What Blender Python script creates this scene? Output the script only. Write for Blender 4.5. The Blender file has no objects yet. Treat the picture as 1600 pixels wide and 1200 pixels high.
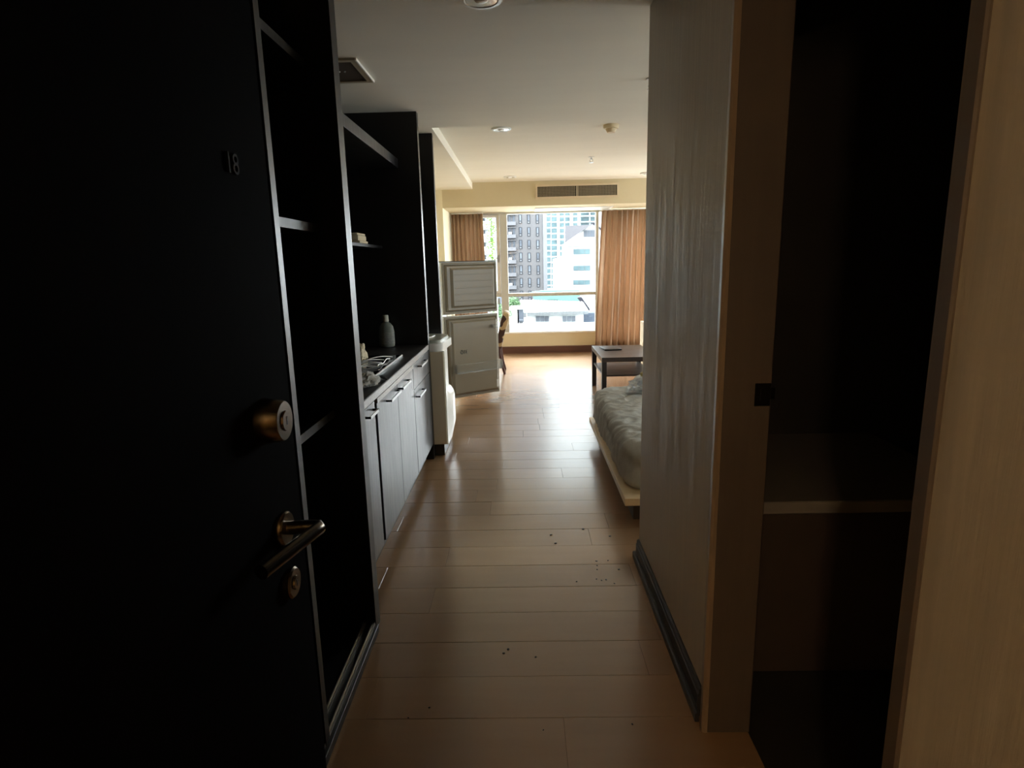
import bpy, bmesh, math, random
from mathutils import Vector, Matrix, noise

random.seed(7)
scn = bpy.context.scene
COL = scn.collection

# ------------------------------------------------------------------ camera
FPX = 930.0
H = 1.5
_dy = Vector((15, 189, -FPX)).normalized()
_up = -Vector((111, -4600, -FPX))
_up = (_up - _dy * _up.dot(_dy)).normalized()
_dx = _dy.cross(_up)
ROT = Matrix((_dx, _dy, _up))            # camera axes -> world axes
cam_d = bpy.data.cameras.new('camera')
cam_d.sensor_fit = 'HORIZONTAL'
cam_d.sensor_width = 36.0
cam_d.lens = FPX / 1600.0 * 36.0
cam_d.clip_start = 0.02
cam_d.clip_end = 2000
cam = bpy.data.objects.new('camera', cam_d)
cam.matrix_world = Matrix.Translation((0, 0, H)) @ ROT.to_4x4()
COL.objects.link(cam)
scn.camera = cam


def at(px, py, Y):
    """Point on the plane y = Y that is seen at that place of the 1600x1200 photograph."""
    d = ROT @ Vector((px - 800, 600 - py, -FPX))
    return Vector((0, 0, H)) + d * (Y / d.y)


# ------------------------------------------------------------------ sky, sun, exposure
world = bpy.data.worlds.new('overcast_sky')
scn.world = world
world.use_nodes = True
wn = world.node_tree.nodes
bg = wn['Background']
bg.inputs['Color'].default_value = (0.90, 0.95, 1.0, 1)
bg.inputs['Strength'].default_value = 3.4

sun_d = bpy.data.lights.new('hazy_sun', 'SUN')
sun_d.energy = 4.5
sun_d.angle = math.radians(45)
sun_d.color = (1.0, 0.97, 0.92)
sun = bpy.data.objects.new('hazy_sun', sun_d)
sun.rotation_euler = Vector((-0.10, -0.57, -0.82)).to_track_quat('-Z', 'Y').to_euler()
sun.location = (0, 30, 30)
COL.objects.link(sun)

# daylight portal of the window opening (emits nothing itself, guides the sky sampling)
pd = bpy.data.lights.new('window_daylight', 'AREA')
pd.shape = 'RECTANGLE'
pd.size = 5.4
pd.size_y = 2.0
pd.cycles.is_portal = True
po = bpy.data.objects.new('window_daylight', pd)
po.location = (1.6, 10.10, 1.33)
po.rotation_euler = (math.radians(-90), 0, 0)
COL.objects.link(po)
for yc_, w_ in ((3.675, 1.25), (8.3, 2.6)):  # portals of the two added side windows
    pd2 = pd.copy()
    pd2.size = w_
    pd2.size_y = 1.6
    pd2.cycles.is_portal = True
    po2 = bpy.data.objects.new('window_daylight', pd2)
    po2.location = (4.62, yc_, 1.5)
    po2.rotation_euler = (math.radians(90), 0, math.radians(90))
    COL.objects.link(po2)

vs = scn.view_settings
vs.view_transform = 'Standard'
vs.look = 'None'
vs.gamma = 1.0
vs.use_curve_mapping = False
vs.exposure = 2.42
scn.display_settings.display_device = 'sRGB'
cy = scn.cycles
cy.max_bounces = 14
cy.diffuse_bounces = 8
cy.glossy_bounces = 5
cy.transmission_bounces = 8
cy.transparent_max_bounces = 12
cy.sample_clamp_indirect = 6.0
cy.use_denoising = True
cy.caustics_reflective = False
cy.caustics_refractive = False


# ------------------------------------------------------------------ materials
def new_mat(name):
    m = bpy.data.materials.new(name)
    m.use_nodes = True
    return m, m.node_tree, m.node_tree.nodes['Principled BSDF']


def pm(name, c1, c2=None, rough=0.5, metal=0.0, scale=(6, 6, 6), bump=0.0, spec=0.5, detail=4.0, rough2=None,
       rnd=0.0, coat=0.0):
    """Principled material whose colour, gloss and relief vary with a noise in object space."""
    m, t, b = new_mat(name)
    N, L = t.nodes, t.links
    c2 = c2 or tuple(x * 0.88 for x in c1)
    tc = N.new('ShaderNodeTexCoord')
    mp = N.new('ShaderNodeMapping')
    mp.inputs['Scale'].default_value = scale
    L.new(tc.outputs['Object'], mp.inputs['Vector'])
    nz = N.new('ShaderNodeTexNoise')
    nz.inputs['Scale'].default_value = 1.0
    nz.inputs['Detail'].default_value = detail
    nz.inputs['Roughness'].default_value = 0.6
    if rnd:
        oi = N.new('ShaderNodeObjectInfo')
        ml = N.new('ShaderNodeMath')
        ml.operation = 'MULTIPLY'
        ml.inputs[1].default_value = 60.0
        L.new(oi.outputs['Random'], ml.inputs[0])
        cb = N.new('ShaderNodeCombineXYZ')
        L.new(ml.outputs[0], cb.inputs[0])
        L.new(ml.outputs[0], cb.inputs[2])
        L.new(cb.outputs[0], mp.inputs['Location'])
    L.new(mp.outputs[0], nz.inputs['Vector'])
    rp = N.new('ShaderNodeValToRGB')
    rp.color_ramp.elements[0].position = 0.3
    rp.color_ramp.elements[1].position = 0.7
    rp.color_ramp.elements[0].color = (*c2, 1)
    rp.color_ramp.elements[1].color = (*c1, 1)
    L.new(nz.outputs['Fac'], rp.inputs[0])
    out = rp.outputs[0]
    if rnd:
        hs = N.new('ShaderNodeHueSaturation')
        mr = N.new('ShaderNodeMapRange')
        mr.inputs['To Min'].default_value = 1 - rnd
        mr.inputs['To Max'].default_value = 1 + rnd
        L.new(oi.outputs['Random'], mr.inputs['Value'])
        L.new(mr.outputs[0], hs.inputs['Value'])
        L.new(out, hs.inputs['Color'])
        out = hs.outputs[0]
    L.new(out, b.inputs['Base Color'])
    if rough2 is not None:
        mr2 = N.new('ShaderNodeMapRange')
        mr2.inputs['From Min'].default_value = 0.3
        mr2.inputs['From Max'].default_value = 0.7
        mr2.inputs['To Min'].default_value = rough
        mr2.inputs['To Max'].default_value = rough2
        L.new(nz.outputs['Fac'], mr2.inputs['Value'])
        L.new(mr2.outputs[0], b.inputs['Roughness'])
    else:
        b.inputs['Roughness'].default_value = rough
    b.inputs['Metallic'].default_value = metal
    b.inputs['Specular IOR Level'].default_value = spec
    b.inputs['Coat Weight'].default_value = coat
    b.inputs['Coat Roughness'].default_value = 0.15
    if bump:
        bp = N.new('ShaderNodeBump')
        bp.inputs['Strength'].default_value = bump
        bp.inputs['Distance'].default_value = 0.004
        L.new(nz.outputs['Fac'], bp.inputs['Height'])
        L.new(bp.outputs[0], b.inputs['Normal'])
    return m


def glass_mat(name, tint=(0.93, 0.98, 0.97), rough=0.0, ior=1.5):
    m = bpy.data.materials.new(name)
    m.use_nodes = True
    t = m.node_tree
    t.nodes.clear()
    o = t.nodes.new('ShaderNodeOutputMaterial')
    mx = t.nodes.new('ShaderNodeMixShader')
    tr = t.nodes.new('ShaderNodeBsdfTransparent')
    tr.inputs[0].default_value = (*tint, 1)
    gl = t.nodes.new('ShaderNodeBsdfGlossy')
    gl.inputs['Roughness'].default_value = rough
    fr = t.nodes.new('ShaderNodeFresnel')
    fr.inputs[0].default_value = ior
    t.links.new(fr.outputs[0], mx.inputs[0])
    t.links.new(tr.outputs[0], mx.inputs[1])
    t.links.new(gl.outputs[0], mx.inputs[2])
    t.links.new(mx.outputs[0], o.inputs[0])
    return m


def cloth_mat(name, c1, c2, scale, trans=0.0, bump=0.2):
    m = pm(name, c1, c2, rough=0.9, scale=scale, bump=bump, spec=0.15)
    if trans:
        t = m.node_tree
        b = t.nodes['Principled BSDF']
        o = t.nodes['Material Output']
        tl = t.nodes.new('ShaderNodeBsdfTranslucent')
        src = b.inputs['Base Color'].links[0].from_socket
        t.links.new(src, tl.inputs['Color'])
        mx = t.nodes.new('ShaderNodeMixShader')
        mx.inputs[0].default_value = trans
        t.links.new(b.outputs[0], mx.inputs[1])
        t.links.new(tl.outputs[0], mx.inputs[2])
        t.links.new(mx.outputs[0], o.inputs['Surface'])
    return m


M = {}
M['ceiling'] = pm('ceiling_paint', (0.85, 0.82, 0.72), (0.81, 0.78, 0.685), rough=0.85, scale=(0.7, 3.0, 1), bump=0.12)
M['cream'] = pm('cream_wall_paint', (0.66, 0.575, 0.385), (0.63, 0.545, 0.36), rough=0.8, scale=(2, 2, 2), bump=0.05)
M['reveal'] = pm('pale_cream_paint', (0.86, 0.80, 0.62), (0.83, 0.77, 0.58), rough=0.75, scale=(2, 2, 2))
M['wallpaper'] = pm('brushed_wall_covering', (0.50, 0.44, 0.345), (0.38, 0.335, 0.26), rough=0.34, rough2=0.60,
                    scale=(24, 24, 1.7), bump=0.5, detail=7, spec=0.75)
M['sub'] = pm('screed', (0.05, 0.035, 0.02), rough=0.9)
M['plank'] = pm('laminate_plank', (0.315, 0.188, 0.100), (0.293, 0.173, 0.091), rough=0.23, rough2=0.265, scale=(1.6, 14, 4),
                bump=0.012, detail=6, rnd=0.06, spec=0.9, coat=0.35)
M['dark'] = pm('black_brown_laminate', (0.0065, 0.0055, 0.0055), (0.0045, 0.004, 0.004), rough=0.34, rough2=0.44, scale=(30, 30, 2.2),
               bump=0.05, detail=6, spec=0.42)
M['front'] = pm('dark_grained_front', (0.042, 0.049, 0.058), (0.012, 0.014, 0.018), rough=0.27, rough2=0.42, scale=(60, 60, 3.0),
                bump=0.16, detail=7, spec=0.75)  # bluish tint puts the window's reflection into the base colour
M['worktop'] = pm('dark_worktop', (0.020, 0.018, 0.017), (0.012, 0.011, 0.010), rough=0.35, rough2=0.5, scale=(25, 6, 25), bump=0.05, spec=0.25)
M['edge'] = pm('worktop_edging', (0.36, 0.34, 0.32), (0.18, 0.165, 0.155), rough=0.35, scale=(80, 30, 220), detail=6)
M['skirt'] = pm('dark_skirting', (0.045, 0.040, 0.037), (0.03, 0.027, 0.025), rough=0.5, spec=0.3, scale=(4, 20, 20))
M['skirt2'] = pm('red_brown_skirting', (0.115, 0.045, 0.030), (0.09, 0.035, 0.024), rough=0.4, scale=(4, 20, 20))
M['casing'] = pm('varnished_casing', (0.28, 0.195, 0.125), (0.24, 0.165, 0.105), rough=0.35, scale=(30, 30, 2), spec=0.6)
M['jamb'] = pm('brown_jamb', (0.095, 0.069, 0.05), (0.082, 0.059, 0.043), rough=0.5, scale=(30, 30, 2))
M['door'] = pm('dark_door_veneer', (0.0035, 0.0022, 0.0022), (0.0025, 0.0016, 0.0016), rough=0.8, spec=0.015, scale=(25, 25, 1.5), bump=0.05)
M['brass'] = pm('worn_bronze_metal', (0.15, 0.118, 0.085), (0.12, 0.096, 0.068), rough=0.26, metal=1.0, scale=(60, 60, 60))
M['numeral'] = pm('tarnished_number_metal', (0.009, 0.009, 0.007), rough=0.7, spec=0.1, metal=0.0)
M['alu'] = pm('aluminium_rail', (0.62, 0.61, 0.57), (0.50, 0.49, 0.46), rough=0.35, metal=1.0, scale=(30, 4, 30))
M['steel'] = pm('brushed_steel', (0.66, 0.66, 0.66), (0.58, 0.58, 0.58), rough=0.28, metal=1.0, scale=(90, 6, 90))
M['pull'] = pm('dull_steel_pull', (0.42, 0.43, 0.44), (0.36, 0.37, 0.38), rough=0.35, metal=1.0, scale=(90, 6, 90))
M['black'] = pm('black_plastic', (0.012, 0.012, 0.013), rough=0.4)
M['darkbrown'] = pm('dark_brown_metal', (0.055, 0.036, 0.024), (0.045, 0.030, 0.020), rough=0.6, scale=(8, 8, 8))
M['white_pl'] = pm('white_plastic', (0.80, 0.79, 0.74), (0.77, 0.76, 0.71), rough=0.32, scale=(4, 4, 4))
M['fridge_out'] = pm('fridge_enamel', (0.80, 0.80, 0.77), (0.77, 0.77, 0.74), rough=0.28, scale=(4, 4, 4))
M['liner'] = pm('shaded_liner_plastic', (0.235, 0.195, 0.130), (0.222, 0.184, 0.122), rough=0.38, scale=(5, 5, 5))  # white plastic darkened in colour to look shaded on the open doors
M['gasket'] = pm('grey_gasket', (0.27, 0.235, 0.165), rough=0.6)
M['ink'] = pm('dark_print', (0.03, 0.03, 0.015), rough=0.6)
M['washer'] = pm('washer_enamel', (0.82, 0.81, 0.76), (0.79, 0.78, 0.73), rough=0.25, scale=(4, 4, 4))
M['washer_side'] = pm('shaded_beige_side', (0.74, 0.66, 0.50), (0.70, 0.62, 0.47), rough=0.4, scale=(4, 4, 2))  # shaded look of the white side put into its beige colour
M['washer_top'] = pm('grey_green_lid', (0.30, 0.31, 0.26), (0.26, 0.27, 0.23), rough=0.3)
M['frame'] = pm('window_frame_coating', (0.50, 0.49, 0.44), (0.46, 0.45, 0.41), rough=0.4, scale=(3, 3, 3))
M['sash'] = pm('white_sash_coating', (0.86, 0.86, 0.84), rough=0.35)
M['glass'] = glass_mat('window_glass')


def clear_mat(name, tint, body, share, rough, gloss):
    """Clear plastic: mostly see-through, a little milky, glossy."""
    m = glass_mat(name, tint, rough, gloss)
    t = m.node_tree
    o = next(n for n in t.nodes if n.type == 'OUTPUT_MATERIAL')
    last = o.inputs[0].links[0].from_socket
    d = t.nodes.new('ShaderNodeBsdfDiffuse')
    d.inputs[0].default_value = (*body, 1)
    tl = t.nodes.new('ShaderNodeBsdfTranslucent')
    tl.inputs[0].default_value = (*body, 1)
    m1 = t.nodes.new('ShaderNodeMixShader')
    m1.inputs[0].default_value = 0.6
    m2 = t.nodes.new('ShaderNodeMixShader')
    m2.inputs[0].default_value = share
    t.links.new(d.outputs[0], m1.inputs[1])
    t.links.new(tl.outputs[0], m1.inputs[2])
    t.links.new(last, m2.inputs[1])
    t.links.new(m1.outputs[0], m2.inputs[2])
    t.links.new(m2.outputs[0], o.inputs[0])
    return m


M['clear'] = clear_mat('clear_plastic', (0.97, 0.985, 0.98), (0.85, 0.90, 0.90), 0.07, 0.06, 1.45)
M['film'] = clear_mat('plastic_film', (0.88, 0.91, 0.92), (0.92, 0.93, 0.93), 0.22, 0.10, 3.0)
M['curtain'] = cloth_mat('peach_curtain_cloth', (0.545, 0.405, 0.295), (0.49, 0.355, 0.255), (40, 40, 3), trans=0.42)
M['sheet'] = cloth_mat('grey_sheet_cloth', (0.45, 0.465, 0.445), (0.39, 0.40, 0.385), (28, 28, 28), bump=0.7)
M['birch'] = pm('pale_birch_board', (0.72, 0.58, 0.38), (0.66, 0.52, 0.33), rough=0.42, scale=(3, 30, 30))
M['table'] = pm('black_brown_foil', (0.042, 0.030, 0.028), (0.030, 0.022, 0.021), rough=0.30, rough2=0.42, scale=(6, 40, 40), bump=0.05, detail=6)
M['tlegs'] = pm('black_foil', (0.016, 0.015, 0.018), rough=0.4)
M['chairwood'] = pm('dark_red_wood', (0.060, 0.022, 0.018), (0.045, 0.016, 0.014), rough=0.35, scale=(30, 30, 4))
M['carton'] = pm('cream_carton', (0.85, 0.76, 0.58), (0.82, 0.73, 0.55), rough=0.75)
M['grille'] = pm('grille_paint', (0.70, 0.58, 0.40), rough=0.5)
M['grille_bar'] = pm('grille_bar_paint', (0.42, 0.36, 0.26), rough=0.5)
M['void'] = pm('dark_void', (0.010, 0.008, 0.006), rough=0.9)
M['panelgrey'] = pm('grey_access_panel', (0.60, 0.58, 0.50), rough=0.6)
M['trimwhite'] = pm('white_trim', (0.86, 0.85, 0.80), rough=0.4)
M['chrome'] = pm('lamp_reflector', (0.80, 0.82, 0.84), rough=0.12, metal=1.0)
M['detector'] = pm('yellowed_plastic', (0.72, 0.58, 0.36), rough=0.45)
M['cream_cloth'] = cloth_mat('cream_cloth', (0.62, 0.54, 0.38), (0.54, 0.46, 0.32), (60, 60, 60))
M['grey_cloth'] = cloth_mat('grey_cloth', (0.36, 0.35, 0.31), (0.28, 0.27, 0.24), (60, 60, 60))
M['bottle'] = pm('grey_green_bottle', (0.25, 0.28, 0.25), (0.22, 0.25, 0.22), rough=0.35)
M['label'] = pm('bottle_label_paper', (0.36, 0.36, 0.33), (0.20, 0.22, 0.21), rough=0.5, scale=(60, 60, 60))
M['cap'] = pm('pale_cap', (0.62, 0.61, 0.52), rough=0.45)
M['cable'] = pm('white_cable', (0.75, 0.75, 0.72), rough=0.4)
M['hob'] = pm('black_hob_glass', (0.010, 0.010, 0.011), rough=0.08)
M['dirt'] = pm('dark_dirt', (0.012, 0.010, 0.008), rough=0.9)
M['tile'] = pm('dark_tile', (0.03, 0.026, 0.022), rough=0.4)
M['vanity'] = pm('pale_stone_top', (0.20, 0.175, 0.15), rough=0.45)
M['wove'] = pm('olive_striped_weave', (0.42, 0.34, 0.12), (0.10, 0.085, 0.03), rough=0.7, scale=(25, 25, 140), detail=1)


def upholstery():
    m, t, b = new_mat('patterned_upholstery')
    N, L = t.nodes, t.links
    tc = N.new('ShaderNodeTexCoord')
    nz = N.new('ShaderNodeTexNoise')
    nz.inputs['Scale'].default_value = 10.0
    nz.inputs['Detail'].default_value = 0.5
    L.new(tc.outputs['Object'], nz.inputs['Vector'])
    rp = N.new('ShaderNodeValToRGB')
    rp.color_ramp.interpolation = 'CONSTANT'
    rp.color_ramp.elements[0].color = (0.055, 0.025, 0.020, 1)
    rp.color_ramp.elements[1].position = 0.56
    rp.color_ramp.elements[1].color = (0.46, 0.34, 0.19, 1)
    L.new(nz.outputs['Fac'], rp.inputs[0])
    L.new(rp.outputs[0], b.inputs['Base Color'])
    b.inputs['Roughness'].default_value = 0.8
    return m


M['upholstery'] = upholstery()


# ------------------------------------------------------------------ geometry helpers
def bm_box(bm, x0, x1, y0, y1, z0, z1, bev=0.0, seg=1, mi=0):
    vs_ = [bm.verts.new((x, y, z)) for x in (x0, x1) for y in (y0, y1) for z in (z0, z1)]
    q = [(0, 1, 3, 2), (4, 6, 7, 5), (0, 4, 5, 1), (2, 3, 7, 6), (0, 2, 6, 4), (1, 5, 7, 3)]
    fs = [bm.faces.new([vs_[i] for i in f]) for f in q]
    for f in fs:
        f.material_index = mi
    if bev:
        es = list({e for f in fs for e in f.edges})
        bmesh.ops.bevel(bm, geom=es, offset=bev, segments=seg, profile=0.5, affect='EDGES', clamp_overlap=True)
    return vs_


def box(x0, x1, y0, y1, z0, z1, bev=0.0, seg=1):
    bm = bmesh.new()
    bm_box(bm, min(x0, x1), max(x0, x1), min(y0, y1), max(y0, y1), min(z0, z1), max(z0, z1), bev, seg)
    return bm


def bm_prism(bm, poly, axis, a0, a1):
    """Extrude a polygon given in the two other axes along `axis` from a0 to a1."""
    def pt(p, a):
        if axis == 'x':
            return (a, p[0], p[1])
        if axis == 'y':
            return (p[0], a, p[1])
        return (p[0], p[1], a)
    A = [bm.verts.new(pt(p, a0)) for p in poly]
    B = [bm.verts.new(pt(p, a1)) for p in poly]
    n = len(poly)
    bm.faces.new(A)
    bm.faces.new(B[::-1])
    for i in range(n):
        bm.faces.new((A[i], B[i], B[(i + 1) % n], A[(i + 1) % n]))
    bmesh.ops.recalc_face_normals(bm, faces=bm.faces)


def prism(poly, axis, a0, a1):
    bm = bmesh.new()
    bm_prism(bm, poly, axis, a0, a1)
    return bm


def bm_lathe(bm, prof, c, axis='z', n=24, closed=True):
    rings = []
    for r, h in prof:
        ring = []
        for i in range(n):
            a = 2 * math.pi * i / n
            u, v = r * math.cos(a), r * math.sin(a)
            if axis == 'z':
                p = (c[0] + u, c[1] + v, c[2] + h)
            elif axis == 'x':
                p = (c[0] + h, c[1] + u, c[2] + v)
            else:
                p = (c[0] + u, c[1] + h, c[2] + v)
            ring.append(bm.verts.new(p))
        rings.append(ring)
    for a, b in zip(rings, rings[1:]):
        for i in range(n):
            bm.faces.new((a[i], a[(i + 1) % n], b[(i + 1) % n], b[i]))
    if closed:
        bm.faces.new(rings[0])
        bm.faces.new(rings[-1])
    bmesh.ops.recalc_face_normals(bm, faces=bm.faces)


def lathe(prof, c, axis='z', n=24, closed=True):
    bm = bmesh.new()
    bm_lathe(bm, prof, c, axis, n, closed)
    return bm


def bm_tube(bm, pts, r, n=8):
    pts = [Vector(p) for p in pts]
    rings = []
    for i, p in enumerate(pts):
        d = (pts[min(i + 1, len(pts) - 1)] - pts[max(i - 1, 0)]).normalized()
        ref = Vector((0, 0, 1)) if abs(d.z) < 0.9 else Vector((1, 0, 0))
        u = d.cross(ref).normalized()
        v = d.cross(u).normalized()
        rr = r[i] if isinstance(r, (list, tuple)) else r
        rings.append([bm.verts.new(p + (u * math.cos(2 * math.pi * k / n) + v * math.sin(2 * math.pi * k / n)) * rr) for k in range(n)])
    for a, b in zip(rings, rings[1:]):
        for k in range(n):
            bm.faces.new((a[k], a[(k + 1) % n], b[(k + 1) % n], b[k]))
    bm.faces.new(rings[0])
    bm.faces.new(rings[-1])
    bmesh.ops.recalc_face_normals(bm, faces=bm.faces)


def tube(pts, r, n=8):
    bm = bmesh.new()
    bm_tube(bm, pts, r, n)
    return bm


def xform(bm, mat):
    bmesh.ops.transform(bm, matrix=mat, verts=bm.verts)
    return bm


def root_loc(o):
    v = Vector((0, 0, 0))
    while o is not None:
        v += o.location
        o = o.parent
    return v


def obj(name, bm, mat, parent=None, smooth=False, label=None, loc=None):
    """Link a bmesh given in world coordinates as ONE mesh object, optionally under a parent."""
    base = root_loc(parent) + (Vector(loc) if loc else Vector((0, 0, 0)))
    bmesh.ops.recalc_face_normals(bm, faces=bm.faces)
    bmesh.ops.translate(bm, vec=-base, verts=bm.verts)
    me = bpy.data.meshes.new(name)
    bm.to_mesh(me)
    bm.free()
    if smooth:
        for p in me.polygons:
            p.use_smooth = True
        try:
            me.set_sharp_from_angle(angle=math.radians(40))
        except Exception:
            pass
    me.materials.append(mat)
    o = bpy.data.objects.new(name, me)
    if loc:
        o.location = loc
    o.parent = parent
    COL.objects.link(o)
    if label:
        o['label'] = label
    return o


def tag(o, label, cat, group=None):
    o['label'] = label
    o['category'] = cat
    if group:
        o['group'] = group
    return o


def thing(name, label, cat, loc, group=None):
    o = bpy.data.objects.new(name, None)
    o.empty_display_size = 0.1
    COL.objects.link(o)
    o.location = loc
    return tag(o, label, cat, group)


def struct(name, bm, mat, parent=None, smooth=False):
    o = obj(name, bm, mat, parent, smooth)
    if parent is None:
        o['kind'] = 'structure'
    return o


def struct_root(name, loc=(0, 0, 0)):
    o = bpy.data.objects.new(name, None)
    COL.objects.link(o)
    o.location = loc
    o['kind'] = 'structure'
    return o


# ------------------------------------------------------------------ the setting
ZC = 2.565      # corridor ceiling
ZR = 2.655      # room ceiling
XL = -1.40      # left wall
XR = 4.50       # right wall of the room

floor = struct('floor', box(XL - 0.2, XR + 0.2, -2.2, 10.2, -0.20, -0.014), M['sub'])
# laminate planks, each a piece of its own, lying across the flat
PW = 0.2067
Y0 = 1.74 - 9 * PW
plank_meshes = {}


def plank(x0, x1, y0, y1):
    key = (round(x1 - x0, 3), round(y1 - y0, 3))
    g = 0.0007
    me = plank_meshes.get(key)
    if me is None:
        o = obj('plank', box(x0 + 0.0002, x1 - 0.0002, y0 + g, y1 - g, -0.012, 0.0, 0.0006), M['plank'], floor, loc=(x0, y0, 0))
        plank_meshes[key] = o.data
    else:
        o = bpy.data.objects.new('plank', me)
        o.location = (x0, y0, 0)
        o.parent = floor
        COL.objects.link(o)
    o.location.z = random.uniform(-0.0005, 0.0)
    o.rotation_euler = (random.uniform(-0.0025, 0.0025), random.uniform(-0.0002, 0.0002), 0)


r = 0
while Y0 + r * PW < 10.0:
    ya, yb = Y0 + r * PW, min(Y0 + (r + 1) * PW, 10.0)
    xa, xb = (-0.90, 0.70) if yb < 2.80 else (XL, XR)
    off = {15: 0.27 - 1.2, 8: 0.05, 9: -0.62, 10: 0.38, 12: -0.5, 13: 0.45}.get(r, random.uniform(0, 1.2))
    x = xa
    cuts = []
    c = off - 3.6
    while c < xb:
        if xa + 0.1 < c < xb - 0.1:
            cuts.append(c)
        c += 1.22
    edges = [xa] + cuts + [xb]
    for a, b in zip(edges, edges[1:]):
        plank(a, b, ya, yb)
    r += 1

struct('floor_bathroom', box(0.70, 2.4, -0.1, 2.73, -0.013, -0.003), M['tile'])
struct('floor_hallway', box(-1.6, 2.0, -2.1, -0.14, -0.013, -0.002), M['tile'])

struct('ceiling', box(XL - 0.2, XR + 0.2, -2.2, 5.01, ZC, ZC + 0.5), M['ceiling'])
struct('ceiling_room', box(-0.69, XR + 0.2, 5.01, 9.0, ZR, ZR + 0.4), M['ceiling'])
struct('ceiling_soffit', box(XL - 0.2, -0.69, 5.01, 9.0, ZC, ZC + 0.5), M['ceiling'])
struct('beam', box(-1.135, XR + 0.2, 9.0, 10.2, 2.312, 3.05), M['cream'])
struct('wall_left', box(XL - 0.2, XL, -2.2, 9.0, -0.1, ZC), M['cream'])
struct('wall_left_pier', box(XL - 0.2, -1.135, 9.0, 10.2, -0.1, 3.05), M['reveal'])
struct('wall_right_room', box(XR, XR + 0.2, 2.72, 10.2, -0.1, 0.7), M['cream'])
struct('wall_right_room_top', box(XR, XR + 0.2, 2.72, 10.2, 2.3, 3.05), M['cream'])
ADDED_SIDE_WINDOWS = ((3.05, 4.30), (7.0, 9.6))  # openings added out of view as extra daylight sources
struct('wall_right_room_near', box(XR, XR + 0.2, 2.72, 3.05, 0.7, 2.3), M['cream'])
struct('wall_right_room_mid', box(XR, XR + 0.2, 4.30, 7.0, 0.7, 2.3), M['cream'])
struct('wall_right_room_far', box(XR, XR + 0.2, 9.6, 10.2, 0.7, 2.3), M['cream'])
struct('wall_back_below', box(-1.135, XR, 10.0, 10.2, -0.1, 0.335), M['cream'])
struct('wall_back_right', box(4.30, XR, 10.0, 10.2, 0.335, 2.312), M['cream'])
struct('wall_partition', box(0.572, XR, 2.72, 2.83, -0.1, ZC), M['wallpaper'])
struct('wall_right', box(0.572, 0.696, 1.70, 2.72, -0.1, ZC), M['wallpaper'])
struct('wall_right_lintel', box(0.572, 0.696, 0.80, 1.70, 2.28, ZC), M['wallpaper'])
struct('wall_right_near', box(0.572, 0.696, -0.02, 0.80, -0.1, ZC), M['wallpaper'])
struct('wall_bathroom_dark_sheet', box(0.70, 2.3, 2.70, 2.719, 0.0, ZC), M['tile'])  # dark sheet added over the partition to keep the bathroom black
struct('wall_bathroom_right', box(2.3, 2.4, -0.02, 2.72, -0.1, ZC), M['tile'])
# entrance wall around the doorway the camera stands in, and the hallway behind it
struct('wall_entry_left', box(XL, -0.47, -0.14, -0.02, -0.1, ZC), M['cream'])
struct('wall_entry_right', box(0.50, 2.4, -0.14, -0.02, -0.1, ZC), M['cream'])
struct('wall_entry_lintel', box(-0.47, 0.50, -0.14, -0.02, 2.12, ZC), M['cream'])
struct('wall_hallway_back', box(-1.7, 2.1, -2.2, -2.1, -0.1, ZC), M['cream'])
struct('wall_hallway_right', box(2.0, 2.1, -2.1, -0.14, -0.1, ZC), M['cream'])

# right skirting: board plus shoe moulding
bb = struct_root('baseboard_right', (0.57, 2.3, 0))
obj('board', prism([(0.5725, 0.0), (0.5725, 0.104), (0.566, 0.104), (0.560, 0.097), (0.560, 0.084), (0.556, 0.080), (0.556, 0.0)], 'y', 1.742, 2.832),
    M['skirt'], bb)
obj('shoe', prism([(0.556, 0.0), (0.556, 0.034), (0.548, 0.034), (0.542, 0.028), (0.542, 0.0)], 'y', 1.715, 2.845), M['skirt'], bb)
bk = struct_root('baseboard_back', (1.0, 10, 0))
obj('board', prism([(10.0, 0.0), (10.0, 0.118), (9.990, 0.118), (9.982, 0.108), (9.982, 0.0)], 'x', -1.13, XR), M['skirt2'], bk)

# bathroom doorway: casing, jamb with strike plate
tr = struct_root('trim_1', (0.6, 1.69, 0))
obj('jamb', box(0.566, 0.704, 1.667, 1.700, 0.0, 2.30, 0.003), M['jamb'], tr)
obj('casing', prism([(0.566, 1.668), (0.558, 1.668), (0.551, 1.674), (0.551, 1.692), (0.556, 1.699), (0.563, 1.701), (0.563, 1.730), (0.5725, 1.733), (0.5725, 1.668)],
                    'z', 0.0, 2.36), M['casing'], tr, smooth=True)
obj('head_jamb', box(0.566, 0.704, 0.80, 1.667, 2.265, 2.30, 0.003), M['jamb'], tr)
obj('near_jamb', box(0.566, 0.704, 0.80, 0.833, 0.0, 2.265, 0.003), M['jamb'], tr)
sp = bmesh.new()
bm_box(sp, 0.656, 0.700, 1.6635, 1.6672, 1.083, 1.150, 0.0012)
bm_box(sp, 0.700, 0.712, 1.6635, 1.6660, 1.103, 1.137, 0.001)
bm_box(sp, 0.672, 0.688, 1.6625, 1.6637, 1.098, 1.136)
obj('strike_plate', sp, M['brass'], tr)

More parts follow.
